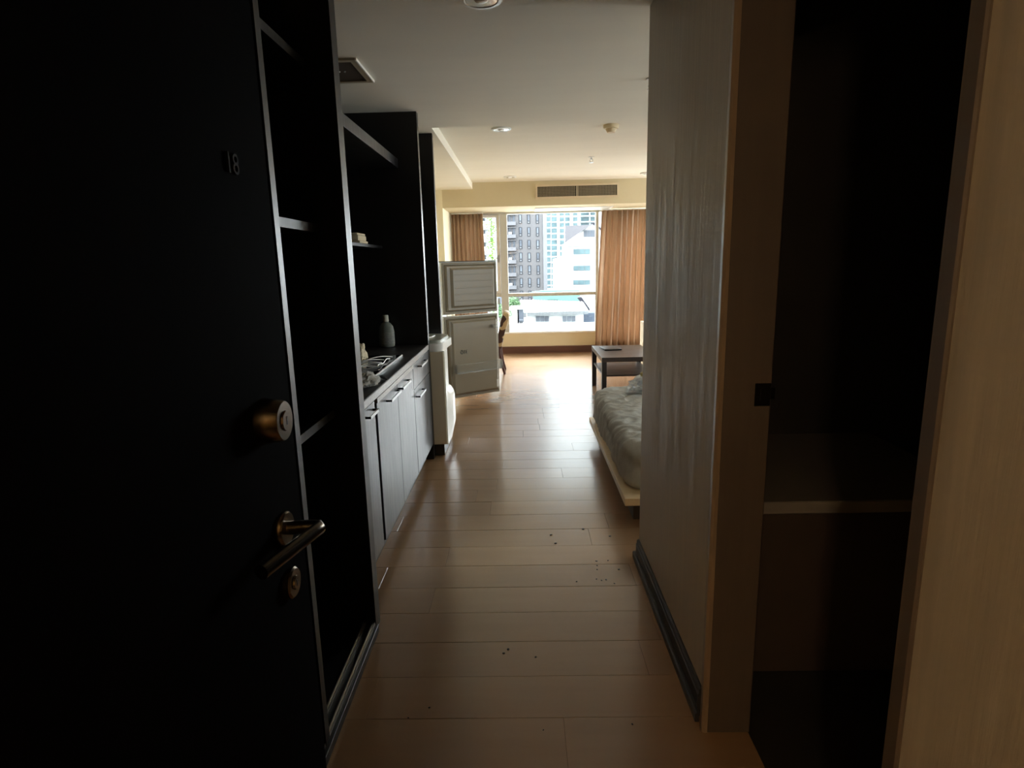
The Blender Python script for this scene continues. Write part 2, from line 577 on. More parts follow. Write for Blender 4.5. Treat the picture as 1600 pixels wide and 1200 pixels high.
# entrance door, opened inwards along the left side
XD = -0.40
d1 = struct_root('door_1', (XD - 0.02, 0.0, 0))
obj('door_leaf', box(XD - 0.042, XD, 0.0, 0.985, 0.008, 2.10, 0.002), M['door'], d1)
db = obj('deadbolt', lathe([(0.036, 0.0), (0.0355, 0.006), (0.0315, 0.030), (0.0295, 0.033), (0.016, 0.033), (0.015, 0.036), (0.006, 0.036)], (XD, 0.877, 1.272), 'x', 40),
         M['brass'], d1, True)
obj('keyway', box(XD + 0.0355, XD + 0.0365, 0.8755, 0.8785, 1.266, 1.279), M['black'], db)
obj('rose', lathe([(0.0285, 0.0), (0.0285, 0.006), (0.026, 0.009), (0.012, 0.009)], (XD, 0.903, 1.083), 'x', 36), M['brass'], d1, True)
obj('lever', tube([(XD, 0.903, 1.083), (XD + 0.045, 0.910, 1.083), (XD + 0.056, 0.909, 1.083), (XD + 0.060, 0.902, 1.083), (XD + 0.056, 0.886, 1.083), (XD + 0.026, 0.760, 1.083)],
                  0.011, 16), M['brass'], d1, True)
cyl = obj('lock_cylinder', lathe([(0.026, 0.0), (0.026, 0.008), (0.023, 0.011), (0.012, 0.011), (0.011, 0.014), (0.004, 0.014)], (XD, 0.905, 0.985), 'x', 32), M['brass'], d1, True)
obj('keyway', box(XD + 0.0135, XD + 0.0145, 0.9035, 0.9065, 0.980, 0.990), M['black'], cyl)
tx = bpy.data.curves.new('room_number', 'FONT')
tx.body = '18'
tx.size = 0.040
tx.extrude = 0.002
tx.align_x = 'RIGHT'
tx.align_y = 'CENTER'
to = bpy.data.objects.new('room_number', tx)
to.parent = d1
to.matrix_parent_inverse = Matrix.Identity(4)
to.location = Vector((XD + 0.002, 0.880, 1.643)) - root_loc(d1)
to.rotation_euler = (math.radians(90), 0, math.radians(90))
tx.materials.append(M['numeral'])
COL.objects.link(to)

# window wall: frame, mullion, transom, casement and panes
WX0, WX1, WZ0, WZ1 = -1.10, 4.30, 0.335, 2.312  # right end stretched out of view to let in more light
w1 = struct_root('window_1', (0.7, 10.05, WZ0))
fr = bmesh.new()
bm_box(fr, WX0 - 0.035, WX0 + 0.03, 10.0, 10.10, WZ0, WZ1)
bm_box(fr, WX1 - 0.03, WX1, 10.0, 10.10, WZ0, WZ1)
bm_box(fr, WX0 + 0.03, WX1 - 0.03, 10.0, 10.10, WZ1 - 0.03, WZ1)
obj('frame', fr, M['frame'], w1)
obj('sill', box(-1.13, WX1, 9.985, 10.10, WZ0, WZ0 + 0.028, 0.003), M['sash'], w1)
obj('mullion', box(-0.345, -0.225, 9.99, 10.10, WZ0 + 0.028, WZ1 - 0.03, 0.004), M['frame'], w1)
obj('mullion', box(1.215, 1.265, 9.99, 10.10, WZ0 + 0.028, WZ1 - 0.03, 0.004), M['frame'], w1)
obj('mullion', box(2.725, 2.785, 9.99, 10.10, WZ0 + 0.028, WZ1 - 0.03, 0.004), M['frame'], w1)  # begins the unseen bay added for daylight
obj('transom', box(2.785, WX1 - 0.03, 10.0, 10.09, 0.955, 1.010, 0.004), M['frame'], w1)
obj('transom', box(-0.225, 1.215, 10.0, 10.09, 0.955, 1.010, 0.004), M['frame'], w1)
obj('transom', box(WX0 + 0.03, -0.345, 10.0, 10.09, 0.955, 1.010, 0.004), M['frame'], w1)
obj('transom', box(1.265, 2.725, 10.0, 10.09, 0.955, 1.010, 0.004), M['frame'], w1)
sh = bmesh.new()
bm_box(sh, -0.40, -0.350, 10.02, 10.075, 1.012, 2.280)
bm_box(sh, -1.068, -1.02, 10.02, 10.075, 1.012, 2.280)
bm_box(sh, -1.02, -0.40, 10.02, 10.075, 1.012, 1.058)
bm_box(sh, -1.02, -0.40, 10.02, 10.075, 2.235, 2.280)
sash = obj('sash', sh, M['sash'], w1)
hb = bmesh.new()
bm_box(hb, -0.392, -0.366, 10.005, 10.02, 1.52, 1.64, 0.003)
bm_tube(hb, [(-0.379, 10.004, 1.61), (-0.385, 9.985, 1.60), (-0.425, 9.985, 1.575), (-0.455, 9.985, 1.56)], 0.009, 8)
obj('window_handle', hb, M['steel'], sash, True)
for (a, b, c, d) in ((-1.02, -0.40, 1.058, 2.235), (-0.225, 1.215, 1.010, WZ1 - 0.03), (-0.225, 1.215, WZ0 + 0.028, 0.955),
                     (WX0 + 0.03, -0.345, WZ0 + 0.028, 0.955), (1.265, 2.725, 1.010, WZ1 - 0.03), (1.265, 2.725, WZ0 + 0.028, 0.955),
                     (2.785, WX1 - 0.03, 1.010, WZ1 - 0.03), (2.785, WX1 - 0.03, WZ0 + 0.028, 0.955)):
    g = bmesh.new()
    v = [g.verts.new((x, 10.05, z)) for x, z in ((a, c), (b, c), (b, d), (a, d))]
    g.faces.new(v)
    obj('pane', g, M['glass'], w1)

# two made-up side windows out of view, added to brighten corridor and room
for k, (ya_, yb_) in enumerate(ADDED_SIDE_WINDOWS):
    w2 = struct_root('window_%d' % (k + 2), (XR + 0.1, (ya_ + yb_) / 2, 0.7))
    ym = (ya_ + yb_) / 2
    for a, c in ((ya_, ya_ + 0.05), (ym - 0.03, ym + 0.03), (yb_ - 0.05, yb_)):
        obj('mullion', box(XR + 0.05, XR + 0.12, a, c, 0.75, 2.25, 0.003), M['frame'], w2)
    obj('sill', box(XR - 0.02, XR + 0.14, ya_, yb_, 0.7, 0.75, 0.003), M['sash'], w2)
    obj('frame', box(XR + 0.05, XR + 0.12, ya_, yb_, 2.25, 2.3, 0.003), M['frame'], w2)
    for a, c in ((ya_ + 0.05, ym - 0.03), (ym + 0.03, yb_ - 0.05)):
        g = bmesh.new()
        g.faces.new([g.verts.new((XR + 0.085, y, z)) for y, z in ((a, 0.75), (c, 0.75), (c, 2.25), (a, 2.25))])
        obj('pane', g, M['glass'], w2)

# ------------------------------------------------------------------ ceiling fittings
# supply air grille in the beam
ag = thing('air_grille', 'long cream air conditioning grille set in the cream beam above the window', 'air grille', (0.82, 9.0, 2.5))
b = bmesh.new()
GX0, GX1, GZ0, GZ1 = 0.222, 1.425, 2.404, 2.600
bm_box(b, GX0, GX1, 8.982, 9.0, GZ1 - 0.027, GZ1)
bm_box(b, GX0, GX1, 8.982, 9.0, GZ0, GZ0 + 0.027)
bm_box(b, GX0, GX0 + 0.028, 8.982, 9.0, GZ0 + 0.027, GZ1 - 0.027)
bm_box(b, GX1 - 0.028, GX1, 8.982, 9.0, GZ0 + 0.027, GZ1 - 0.027)
obj('frame', b, M['grille'], ag)
obj('divider', box(0.808, 0.836, 8.984, 8.999, GZ0 + 0.027, GZ1 - 0.027), M['grille_bar'], ag)
obj('backing', box(GX0 + 0.02, GX1 - 0.02, 8.9975, 8.9995, GZ0 + 0.02, GZ1 - 0.02), M['void'], ag)
b = bmesh.new()
n = 54
for i in range(1, n):
    x = GX0 + 0.028 + (GX1 - GX0 - 0.056) * i / n
    if not 0.800 < x < 0.844:
        bm_box(b, x - 0.0032, x + 0.0032, 8.985, 8.995, GZ0 + 0.027, GZ1 - 0.027)
f_ = obj('fins', b, M['grille_bar'], ag)
f_['kind'] = 'stuff'
b = bmesh.new()
for i in range(1, 7):
    z = GZ0 + 0.027 + (GZ1 - GZ0 - 0.054) * i / 7
    bm_box(b, GX0 + 0.028, GX1 - 0.028, 8.9945, 8.9975, z - 0.002, z + 0.002)
f_ = obj('cross_bars', b, M['grille_bar'], ag)
f_['kind'] = 'stuff'

# access panels in the soffit over the window
ap = thing('access_panel', 'grey ceiling access panels in a white frame right above the window', 'access panel', (0.8, 9.6, 2.312))
for a, b_ in ((0.255, 0.800), (0.830, 1.375)):
    obj('panel', box(a, b_, 9.36, 9.86, 2.302, 2.312, 0.001), M['panelgrey'], ap)
b = bmesh.new()
bm_box(b, 0.225, 1.405, 9.33, 9.36, 2.300, 2.312)
bm_box(b, 0.225, 1.405, 9.86, 9.89, 2.300, 2.312)
bm_box(b, 0.225, 0.255, 9.36, 9.86, 2.300, 2.312)
bm_box(b, 0.800, 0.830, 9.36, 9.86, 2.300, 2.312)
bm_box(b, 1.375, 1.405, 9.36, 9.86, 2.300, 2.312)
obj('frame', b, M['trimwhite'], ap)


def downlight(x, y, z, label):
    t = thing('downlight', label, 'ceiling light', (x, y, z), 'recessed ceiling downlights')
    obj('trim_ring', lathe([(0.066, 0.0), (0.088, 0.0), (0.090, -0.004), (0.086, -0.012), (0.070, -0.014), (0.066, -0.010), (0.066, 0.0)], (x, y, z), 'z', 36, False),
        M['trimwhite'], t, True)
    obj('reflector', lathe([(0.066, -0.011), (0.058, -0.004), (0.034, -0.001), (0.030, -0.001)], (x, y, z), 'z', 32), M['chrome'], t, True)
    obj('bulb', lathe([(0.030, -0.001), (0.030, -0.010), (0.022, -0.016), (0.008, -0.018)], (x, y, z), 'z', 20), M['sash'], t, True)
    return t


downlight(-0.144, 2.690, ZC, 'round chrome downlight over the entrance corridor, at the top edge of the view')
downlight(-0.155, 5.540, ZR, 'round bright chrome downlight just beyond the ceiling step, level with the smoke detector')
downlight(-0.133, 8.49, ZR, 'round downlight in the room ceiling close to the cream beam, seen almost edge on')
downlight(1.715, 8.48, ZR, 'round downlight half hidden by the corner of the grey corridor wall')

sd = thing('smoke_detector', 'yellowed two-tier round smoke detector on the room ceiling', 'smoke detector', (0.80, 5.52, ZR))
obj('base', lathe([(0.068, 0.0), (0.068, -0.018), (0.060, -0.030)], (0.80, 5.52, ZR), 'z', 28), M['detector'], sd, True)
obj('sensor', lathe([(0.046, -0.030), (0.046, -0.040), (0.036, -0.056), (0.034, -0.062)], (0.80, 5.52, ZR), 'z', 24), M['detector'], sd, True)


def sprinkler(x, y, z, label):
    t = thing('sprinkler', label, 'sprinkler', (x, y, z), 'ceiling sprinkler heads')
    obj('escutcheon', lathe([(0.034, 0.0), (0.032, -0.006), (0.016, -0.008)], (x, y, z), 'z', 20), M['trimwhite'], t, True)
    b = bmesh.new()
    bm_tube(b, [(x, y, z - 0.006), (x, y, z - 0.030)], 0.010, 10)
    bm_tube(b, [(x + 0.010, y, z - 0.028), (x + 0.017, y, z - 0.040), (x + 0.004, y, z - 0.060)], 0.004, 6)
    bm_tube(b, [(x - 0.010, y, z - 0.028), (x - 0.017, y, z - 0.040), (x - 0.004, y, z - 0.060)], 0.004, 6)
    obj('body', b, M['steel'], t, True)
    obj('deflector', lathe([(0.026, -0.060), (0.026, -0.063)], (x, y, z), 'z', 16), M['steel'], t, True)


sprinkler(0.81, 7.1, ZR, 'small metal sprinkler head hanging from the room ceiling before the beam')
sprinkler(0.80, 3.874, ZC, 'small metal sprinkler tip peeping past the upper corner of the grey wall')

# service vent over the kitchen
cv = thing('ceiling_vent', 'square dark brown ceiling vent with a pale edge above the wardrobe', 'ceiling vent', (-1.04, 3.55, ZC))
VX0, VX1, VY0, VY1 = -1.24, -0.845, 3.35, 3.745
b = bmesh.new()
bm_box(b, VX0, VX1, VY0, VY0 + 0.03, ZC - 0.012, ZC)
bm_box(b, VX0, VX1, VY1 - 0.03, VY1, ZC - 0.012, ZC)
bm_box(b, VX0, VX0 + 0.03, VY0 + 0.03, VY1 - 0.03, ZC - 0.012, ZC)
bm_box(b, VX1 - 0.03, VX1, VY0 + 0.03, VY1 - 0.03, ZC - 0.012, ZC)
obj('frame', b, M['grille_bar'], cv)
obj('vent_plate', box(VX0 + 0.03, VX1 - 0.03, VY0 + 0.03, VY1 - 0.03, ZC - 0.005, ZC), M['darkbrown'], cv)
obj('edge_strip', box(VX1, VX1 + 0.008, VY0, VY1, ZC - 0.014, ZC), M['trimwhite'], cv, label='pale edge strip')
obj('vent_bar', box(-1.10, -1.085, VY0 + 0.03, VY1 - 0.03, ZC - 0.010, ZC - 0.005), M['grille_bar'], cv)
for yy in (3.535, 3.565):
    obj('screw', lathe([(0.006, -0.005), (0.005, -0.009), (0.002, -0.010)], (-0.985 + (yy - 3.535) * 1.0, 3.55, ZC), 'z', 10), M['steel'], cv)

# ------------------------------------------------------------------ wardrobe along the corridor
wd = thing('wardrobe', 'tall open black wardrobe with shelves and sliding door rails, doors missing', 'wardrobe', (-0.95, 1.5, 0))
WF = -0.640
obj('side_panel', box(-1.30, WF, 2.236, 2.304, 0.0, ZC - 0.002), M['dark'], wd)
obj('side_panel', box(-1.30, WF, 1.590, 1.623, 0.0, ZC - 0.002), M['dark'], wd)
obj('side_panel', box(-1.30, WF, 0.60, 0.622, 0.0, ZC - 0.002), M['dark'], wd)
obj('back_panel', box(-1.32, -1.30, 0.60, 2.304, 0.0, ZC - 0.002), M['dark'], wd)
obj('plinth', box(-1.30, -0.628, 0.60, 2.234, 0.0, 0.034, 0.002), M['dark'], wd)
for xr in (-0.648, -0.686):
    b = bmesh.new()
    bm_box(b, xr - 0.006, xr - 0.003, 0.63, 2.232, 0.034, 0.044)
    bm_box(b, xr + 0.003, xr + 0.006, 0.63, 2.232, 0.034, 0.044)
    bm_box(b, xr - 0.003, xr + 0.003, 0.63, 2.232, 0.034, 0.038)
    obj('door_rail', b, M['alu'], wd)
for zz in (2.181, 1.627, 0.930):
    obj('shelf', box(-1.30, -0.740, 1.624, 2.235, zz, zz + 0.030), M['dark'], wd)
for zz in (2.181, 1.627):
    obj('shelf', box(-1.30, -0.740, 0.624, 1.589, zz, zz + 0.030), M['dark'], wd)

# ------------------------------------------------------------------ kitchen
KF = -0.721
KY0, KY1 = 2.306, 4.475
ks = thing('kitchen_shelving', 'tall black open shelving over the dark worktop, up to the ceiling', 'shelving', (-1.0, 3.4, 0.95))
obj('side_panel', box(-1.30, KF, KY1, KY1 + 0.060, 0.0, ZC - 0.002), M['dark'], ks)
obj('back_panel', box(-1.32, -1.30, KY0, KY1 + 0.060, 0.0, ZC - 0.002), M['dark'], ks)
obj('shelf', box(-1.30, -0.870, KY0, KY1 - 0.002, 2.186, 2.250, 0.001), M['dark'], ks)
obj('shelf', box(-1.30, -1.02, KY0, KY1 - 0.002, 1.628, 1.648, 0.001), M['dark'], ks)

wt = thing('worktop', 'dark worktop with a pale worn front edge under the black shelving', 'worktop', (-1.0, 3.4, 0.87))
obj('top', box(-1.298, KF - 0.002, KY0, KY1 - 0.002, 0.871, 0.909, 0.0015), M['worktop'], wt)
obj('front_edging', box(KF - 0.002, KF + 0.003, KY0, KY1 - 0.002, 0.872, 0.908, 0.001), M['edge'], wt, label='pale worn front edging')
obj('edging_strip', box(KF - 0.020, KF + 0.006, 2.815, 3.80, 0.846, 0.8705, 0.001), M['edge'], wt, label='second pale strip under the edging')

DZ0, DZ1 = 0.126, 0.866


def pull(parent, y0, y1, z):
    b = bmesh.new()
    bm_box(b, KF + 0.022, KF + 0.030, y0, y1, z, z + 0.004)
    bm_box(b, KF + 0.027, KF + 0.030, y0, y1, z - 0.010, z)
    h = obj('handle', b, M['pull'], parent)
    obj('handle_bracket', box(KF, KF + 0.031, y0 - 0.006, y0, z - 0.006, z + 0.004), M['black'], parent)
    obj('handle_bracket', box(KF, KF + 0.031, y1, y1 + 0.006, z - 0.006, z + 0.004), M['black'], parent)
    return h


def base_unit(label, y0, y1, fronts):
    t = thing('base_cabinet', label, 'cabinet', (-1.0, (y0 + y1) / 2, 0))
    b = bmesh.new()
    bm_box(b, -1.298, KF - 0.024, y0 + 0.001, y0 + 0.017, DZ0, 0.8695)
    bm_box(b, -1.298, KF - 0.024, y1 - 0.017, y1 - 0.001, DZ0, 0.8695)
    bm_box(b, -1.298, KF - 0.024, y0 + 0.017, y1 - 0.017, DZ0, DZ0 + 0.016)
    bm_box(b, -1.298, -1.280, y0 + 0.017, y1 - 0.017, DZ0 + 0.016, 0.8695)
    obj('carcass', b, M['dark'], t)
    obj('plinth', box(-1.25, KF - 0.062, y0, y1, 0.0, DZ0 - 0.001), M['dark'], t)
    for kind, a, c, z0, z1, hy0, hy1, hz in fronts:
        d = obj(kind, box(KF - 0.022, KF, a, c, z0, z1, 0.0012), M['front'], t)
        pull(d, hy0, hy1, hz)
    return t


base_unit('dark wood base cabinet with one door next to the wardrobe panel', KY0, 2.800, [('door', KY0 + 0.004, 2.775, DZ0, 0.866, 2.585, 2.735, 0.835)])
base_unit('dark wood base cabinet with two doors under the hob', 2.802, 3.800, [
    ('door', 2.818, 3.303, DZ0, 0.843, 3.02, 3.28, 0.812), ('door', 3.307, 3.797, DZ0, 0.843, 3.33, 3.58, 0.812)])
base_unit('dark wood base cabinet with drawers beside the washing machine', 3.802, KY1 - 0.004, [
    ('drawer', 3.806, KY1 - 0.008, 0.700, 0.866, 3.98, 4.24, 0.83), ('drawer', 3.806, KY1 - 0.008, DZ0, 0.695, 3.86, 4.10, 0.645)])

# things on the worktop
hob = thing('hob', 'flat black glass hob with a bright metal front edge', 'hob', (-0.95, 3.55, 0.909))
obj('glass_plate', box(-1.22, -0.816, 3.17, 3.93, 0.909, 0.917, 0.001), M['hob'], hob)
obj('edge_trim', box(-0.816, -0.808, 3.17, 3.93, 0.909, 0.920, 0.001), M['steel'], hob, label='bright metal edge trim')
bx, by, bz = -1.015, 4.40, 0.909
bo = thing('bottle', 'squat grey-green plastic bottle with a pale cap at the back of the worktop', 'bottle', (bx, by, bz))
b = lathe([(0.040, 0.0), (0.050, 0.006), (0.052, 0.02), (0.052, 0.105), (0.046, 0.135), (0.030, 0.156), (0.018, 0.162), (0.018, 0.168)], (0, 0, 0), 'z', 28)
xform(b, Matrix.Translation((bx, by, bz)) @ Matrix.Diagonal((1.12, 0.62, 1.14, 1)))
obj('body', b, M['bottle'], bo, True)
b = lathe([(0.0530, 0.024), (0.0530, 0.100)], (0, 0, 0), 'z', 28, False)
xform(b, Matrix.Translation((bx, by, bz)) @ Matrix.Diagonal((1.12, 0.62, 1.14, 1)))
obj('label', b, M['label'], bo, True)
obj('cap', lathe([(0.021, 0.190), (0.022, 0.194), (0.021, 0.234), (0.018, 0.238)], (bx, by, bz), 'z', 20), M['cap'], bo, True)


def crumple(c, size, seed, sub=4, amp=0.35, freq=3.0, flat=True):
    """A crumpled soft lump resting on its own lowest level."""
    b = bmesh.new()
    bmesh.ops.create_icosphere(b, subdivisions=sub, radius=1.0)
    for v in b.verts:
        p = v.co.copy()
        n1 = noise.noise(p * freq * 0.5 + Vector((seed, seed * 2, 0)))
        n2 = noise.turbulence(p * freq + Vector((0, seed, seed)), 3, True)
        k = 1 + amp * n1 + amp * 0.8 * (n2 - 0.5)
        q = p * k
        z = max(q.z, -0.45) if flat else q.z
        v.co = Vector((q.x * size[0], q.y * size[1], (z + 0.45) * size[2]))
    zmin = min(v.co.z for v in b.verts)
    for v in b.verts:
        v.co += Vector((c[0], c[1], c[2] - zmin))
    return b


o = obj('cloth', crumple((-1.055, 3.775, 0.918), (0.045, 0.07, 0.070), 3.1), M['cream_cloth'], None, True)
tag(o, 'crumpled cream cloth standing on the hob behind the white cable', 'cloth')
o = obj('cloth', crumple((-0.805, 2.975, 0.910), (0.055, 0.12, 0.038), 8.4), M['grey_cloth'], None, True)
tag(o, 'crumpled grey cloth lying before the hob near the worktop edge', 'cloth')
o = thing('utensil', 'black handled kitchen utensil lying beside the grey cloth on the worktop edge', 'utensil', (-0.745, 3.10, 0.909))
obj('handle', tube([(-0.775, 3.145, 0.918), (-0.755, 3.115, 0.920), (-0.738, 3.09, 0.919), (-0.722, 3.055, 0.919)], [0.007, 0.009, 0.008, 0.005], 8), M['black'], o, True)
obj('blade', box(-0.800, -0.774, 3.135, 3.19, 0.9095, 0.914), M['steel'], o)
b = bmesh.new()
for k in range(5):
    pts = []
    for i in range(15):
        s = i / 14
        x = -0.995 + 0.14 * s + 0.02 * math.sin(k * 1.7)
        y = 3.28 + 0.085 * k + 0.14 * s + 0.035 * math.sin(s * 3.0 + k)
        z = 0.9275 + 0.018 * math.sin(s * math.pi) * (0.4 + 0.15 * k)
        pts.append((x, y, z))
    bm_tube(b, pts, 0.0035, 6)
bm_tube(b, [(-0.855, 3.42 + 0.03 * i, 0.9275 + 0.006 * math.sin(i)) for i in range(12)], 0.0035, 6)
o = obj('cable', b, M['cable'], None, True)
tag(o, 'loose coil of white cable lying on the black hob', 'cable')

# folded towels on the open shelf
for k, (w, hgt) in enumerate(((0.115, 0.016), (0.105, 0.034), (0.10, 0.014))):
    z0 = 1.649 + (0, 0.0165, 0.051)[k]
    b = box(-1.135, -1.135 + w * 1.0, 3.86, 4.06, z0, z0 + hgt, 0.006, 2)
    o = obj('folded_cloth', b, M['cream_cloth'], None, True)
    tag(o, ('thin cream folded cloth at the bottom of the small stack on the black shelf',
            'thick cream folded cloth in the middle of the small stack on the black shelf',
            'thin cream folded cloth on top of the small stack on the black shelf')[k], 'cloth', 'folded cloths on the open shelf')

# tall panel between washing machine and fridge
tp = obj('tall_panel', box(-1.395, -0.716, 5.190, 5.240, 0.0, ZC - 0.002, 0.001), M['dark'])
tag(tp, 'tall black side panel standing between washing machine and fridge', 'panel')

# ------------------------------------------------------------------ washing machine
wm = thing('washing_machine', 'small white top loading washing machine with its side coloured in shaded beige at the end of the kitchen run', 'washing machine', (-0.95, 4.8, 0))
WY0, WY1 = 4.545, 5.08
def washer_front(y):
    t = (y - WY0) / (WY1 - WY0)
    return -0.612 - 0.010 * t - 0.075 * max(0.0, t - 0.35) ** 1.8 / 0.65 ** 1.8


plan = [(-1.28, WY0 + 0.012)] + [(washer_front(WY0 + 0.012 + (WY1 - WY0 - 0.012) * k / 14), WY0 + 0.012 + (WY1 - WY0 - 0.012) * k / 14) for k in range(15)] + [(-1.28, WY1)]
obj('body', prism(plan, 'z', 0.095, 0.845), M['washer'], wm, True)
obj('side_panel', box(-1.28, -0.618, WY0, WY0 + 0.0118, 0.099, 0.841, 0.003), M['washer_side'], wm, label='white side panel coloured in shaded beige')
b = bmesh.new()
grid = []
for j in range(17):
    t = j / 16
    z = 0.10 + 0.425 * t
    pz = min(1.0, 0.35 + 2.2 * t) if t < 0.5 else (1.0 if t < 0.80 else math.cos((t - 0.80) / 0.20 * math.pi / 2) ** 0.7 if t < 1 else 0.0)
    row = []
    for i in range(15):
        u = i / 14
        py = 1 - abs(2 * u - 1) ** 2.6
        yy = WY0 + 0.014 + (WY1 - WY0 - 0.016) * u
        row.append(b.verts.new((washer_front(yy) - 0.002 + (0.020 + 0.055 * u) * pz * py, yy, z)))
    grid.append(row)
for j in range(16):
    for i in range(14):
        b.faces.new((grid[j][i], grid[j][i + 1], grid[j + 1][i + 1], grid[j + 1][i]))
obj('front_bulge', b, M['washer'], wm, True)
obj('plinth', box(-1.26, -0.645, WY0 + 0.010, WY1 - 0.02, 0.006, 0.095), M['black'], wm)
for xx in (-1.2, -0.70):
    for yy in (WY0 + 0.06, WY1 - 0.08):
        obj('foot', lathe([(0.02, 0.0), (0.02, 0.006)], (xx, yy, 0.0), 'z', 12), M['black'], wm)
# lid block: rounded front corner, overhanging top
lp = [(-1.28, WY0)]
for i in range(7):
    a = -math.pi / 2 + math.pi / 2 * i / 6
    lp.append((-0.640 - 0.055 + 0.075 * math.cos(a), WY0 + 0.055 + 0.055 * math.sin(a)))
for i in range(7):
    a = math.pi / 2 * i / 6
    lp.append((-0.602 - 0.17 + 0.17 * math.cos(a), WY1 - 0.13 + 0.13 * math.sin(a)))
lp.append((-1.28, WY1))
obj('top_cover', prism(lp, 'z', 0.846, 0.905), M['washer'], wm, True)
cx_, cy_ = -0.96, (WY0 + WY1) / 2
lid_poly = [(cx_ + (x - cx_) * 0.93, cy_ + (y - cy_) * 0.90) for x, y in lp]
lid = obj('lid', prism(lid_poly, 'z', 0.905, 0.928), M['washer_top'], wm, True, label='grey-green lid')
obj('lid_ridge', tube([(-0.90, WY0 + 0.06, 0.93), (-0.80, WY0 + 0.12, 0.933), (-0.74, WY0 + 0.22, 0.933), (-0.73, WY0 + 0.34, 0.93)], 0.005, 8), M['trimwhite'], lid, True)
obj('lid_ridge', tube([(-0.98, WY0 + 0.08, 0.93), (-0.88, WY0 + 0.16, 0.933), (-0.83, WY0 + 0.26, 0.933), (-0.82, WY0 + 0.36, 0.93)], 0.005, 8), M['trimwhite'], lid, True)

# ------------------------------------------------------------------ fridge with both doors open
fg = thing('fridge', 'white two-door fridge with both doors swung wide open', 'fridge', (-1.1, 5.9, 0))
FX0, FX1, FY0, FY1 = -1.39, -0.835, 5.52, 6.18
b = bmesh.new()
bm_box(b, FX0, FX1, FY0, FY0 + 0.05, 0.03, 1.525, 0.004)
bm_box(b, FX0, FX1, FY1 - 0.05, FY1, 0.03, 1.525, 0.004)
bm_box(b, FX0, FX0 + 0.05, FY0 + 0.05, FY1 - 0.05, 0.03, 1.525)
bm_box(b, FX0, FX1, FY0 + 0.05, FY1 - 0.05, 1.475, 1.525)
bm_box(b, FX0, FX1, FY0 + 0.05, FY1 - 0.05, 0.03, 0.10)
bm_box(b, FX0, FX1, FY0 + 0.05, FY1 - 0.05, 0.960, 1.010)
obj('cabinet', b, M['fridge_out'], fg)
for zz in (0.35, 0.60, 1.22):
    obj('shelf', box(FX0 + 0.05, FX1 - 0.06, FY0 + 0.05, FY1 - 0.05, zz, zz + 0.012), M['sash'], fg)
for yy in (FY0 + 0.06, FY1 - 0.06):
    for xx in (FX0 + 0.06, FX1 - 0.06):
        obj('foot', lathe([(0.02, 0.0), (0.02, 0.031)], (xx, yy, 0.0), 'z', 12), M['black'], fg)

# doors: local u along the door from the hinge, v = towards the camera (inside), z up
HX, HY = -0.832, 6.215
_du = Vector((-0.276 + 0.832, 6.613 - 6.215, 0))
DW = _du.length
_du.normalize()
_dv = Vector((_du.y, -_du.x, 0))
DM = Matrix(((_du.x, _dv.x, 0, HX), (_du.y, _dv.y, 0, HY), (0, 0, 1, 0), (0, 0, 0, 1)))


def frustum(u0, u1, z0, z1, v0, v1, ins):
    b = bmesh.new()
    A = [b.verts.new((u, v0, z)) for u, z in ((u0, z0), (u1, z0), (u1, z1), (u0, z1))]
    B = [b.verts.new((u, v1, z)) for u, z in ((u0 + ins, z0 + ins), (u1 - ins, z0 + ins), (u1 - ins, z1 - ins), (u0 + ins, z1 - ins))]
    b.faces.new(A)
    b.faces.new(B)
    for i in range(4):
        b.faces.new((A[i], A[(i + 1) % 4], B[(i + 1) % 4], B[i]))
    return b


def bin_bm(u0, u1, z0, z1, v0, v1):
    b = bmesh.new()
    for q in (((u0, v1, z0), (u1, v1, z0), (u1, v1, z1), (u0, v1, z1)), ((u0, v0, z0), (u0, v1, z0), (u0, v1, z1), (u0, v0, z1)),
              ((u1, v0, z0), (u1, v1, z0), (u1, v1, z1), (u1, v0, z1)), ((u0, v0, z0), (u1, v0, z0), (u1, v1, z0), (u0, v1, z0))):
        b.faces.new([b.verts.new(p) for p in q])
    bm_box(b, u0, u1, v1, v1 + 0.003, z0, z0 + 0.005)
    bm_box(b, u0, u1, v1, v1 + 0.003, z1 - 0.005, z1)
    return b


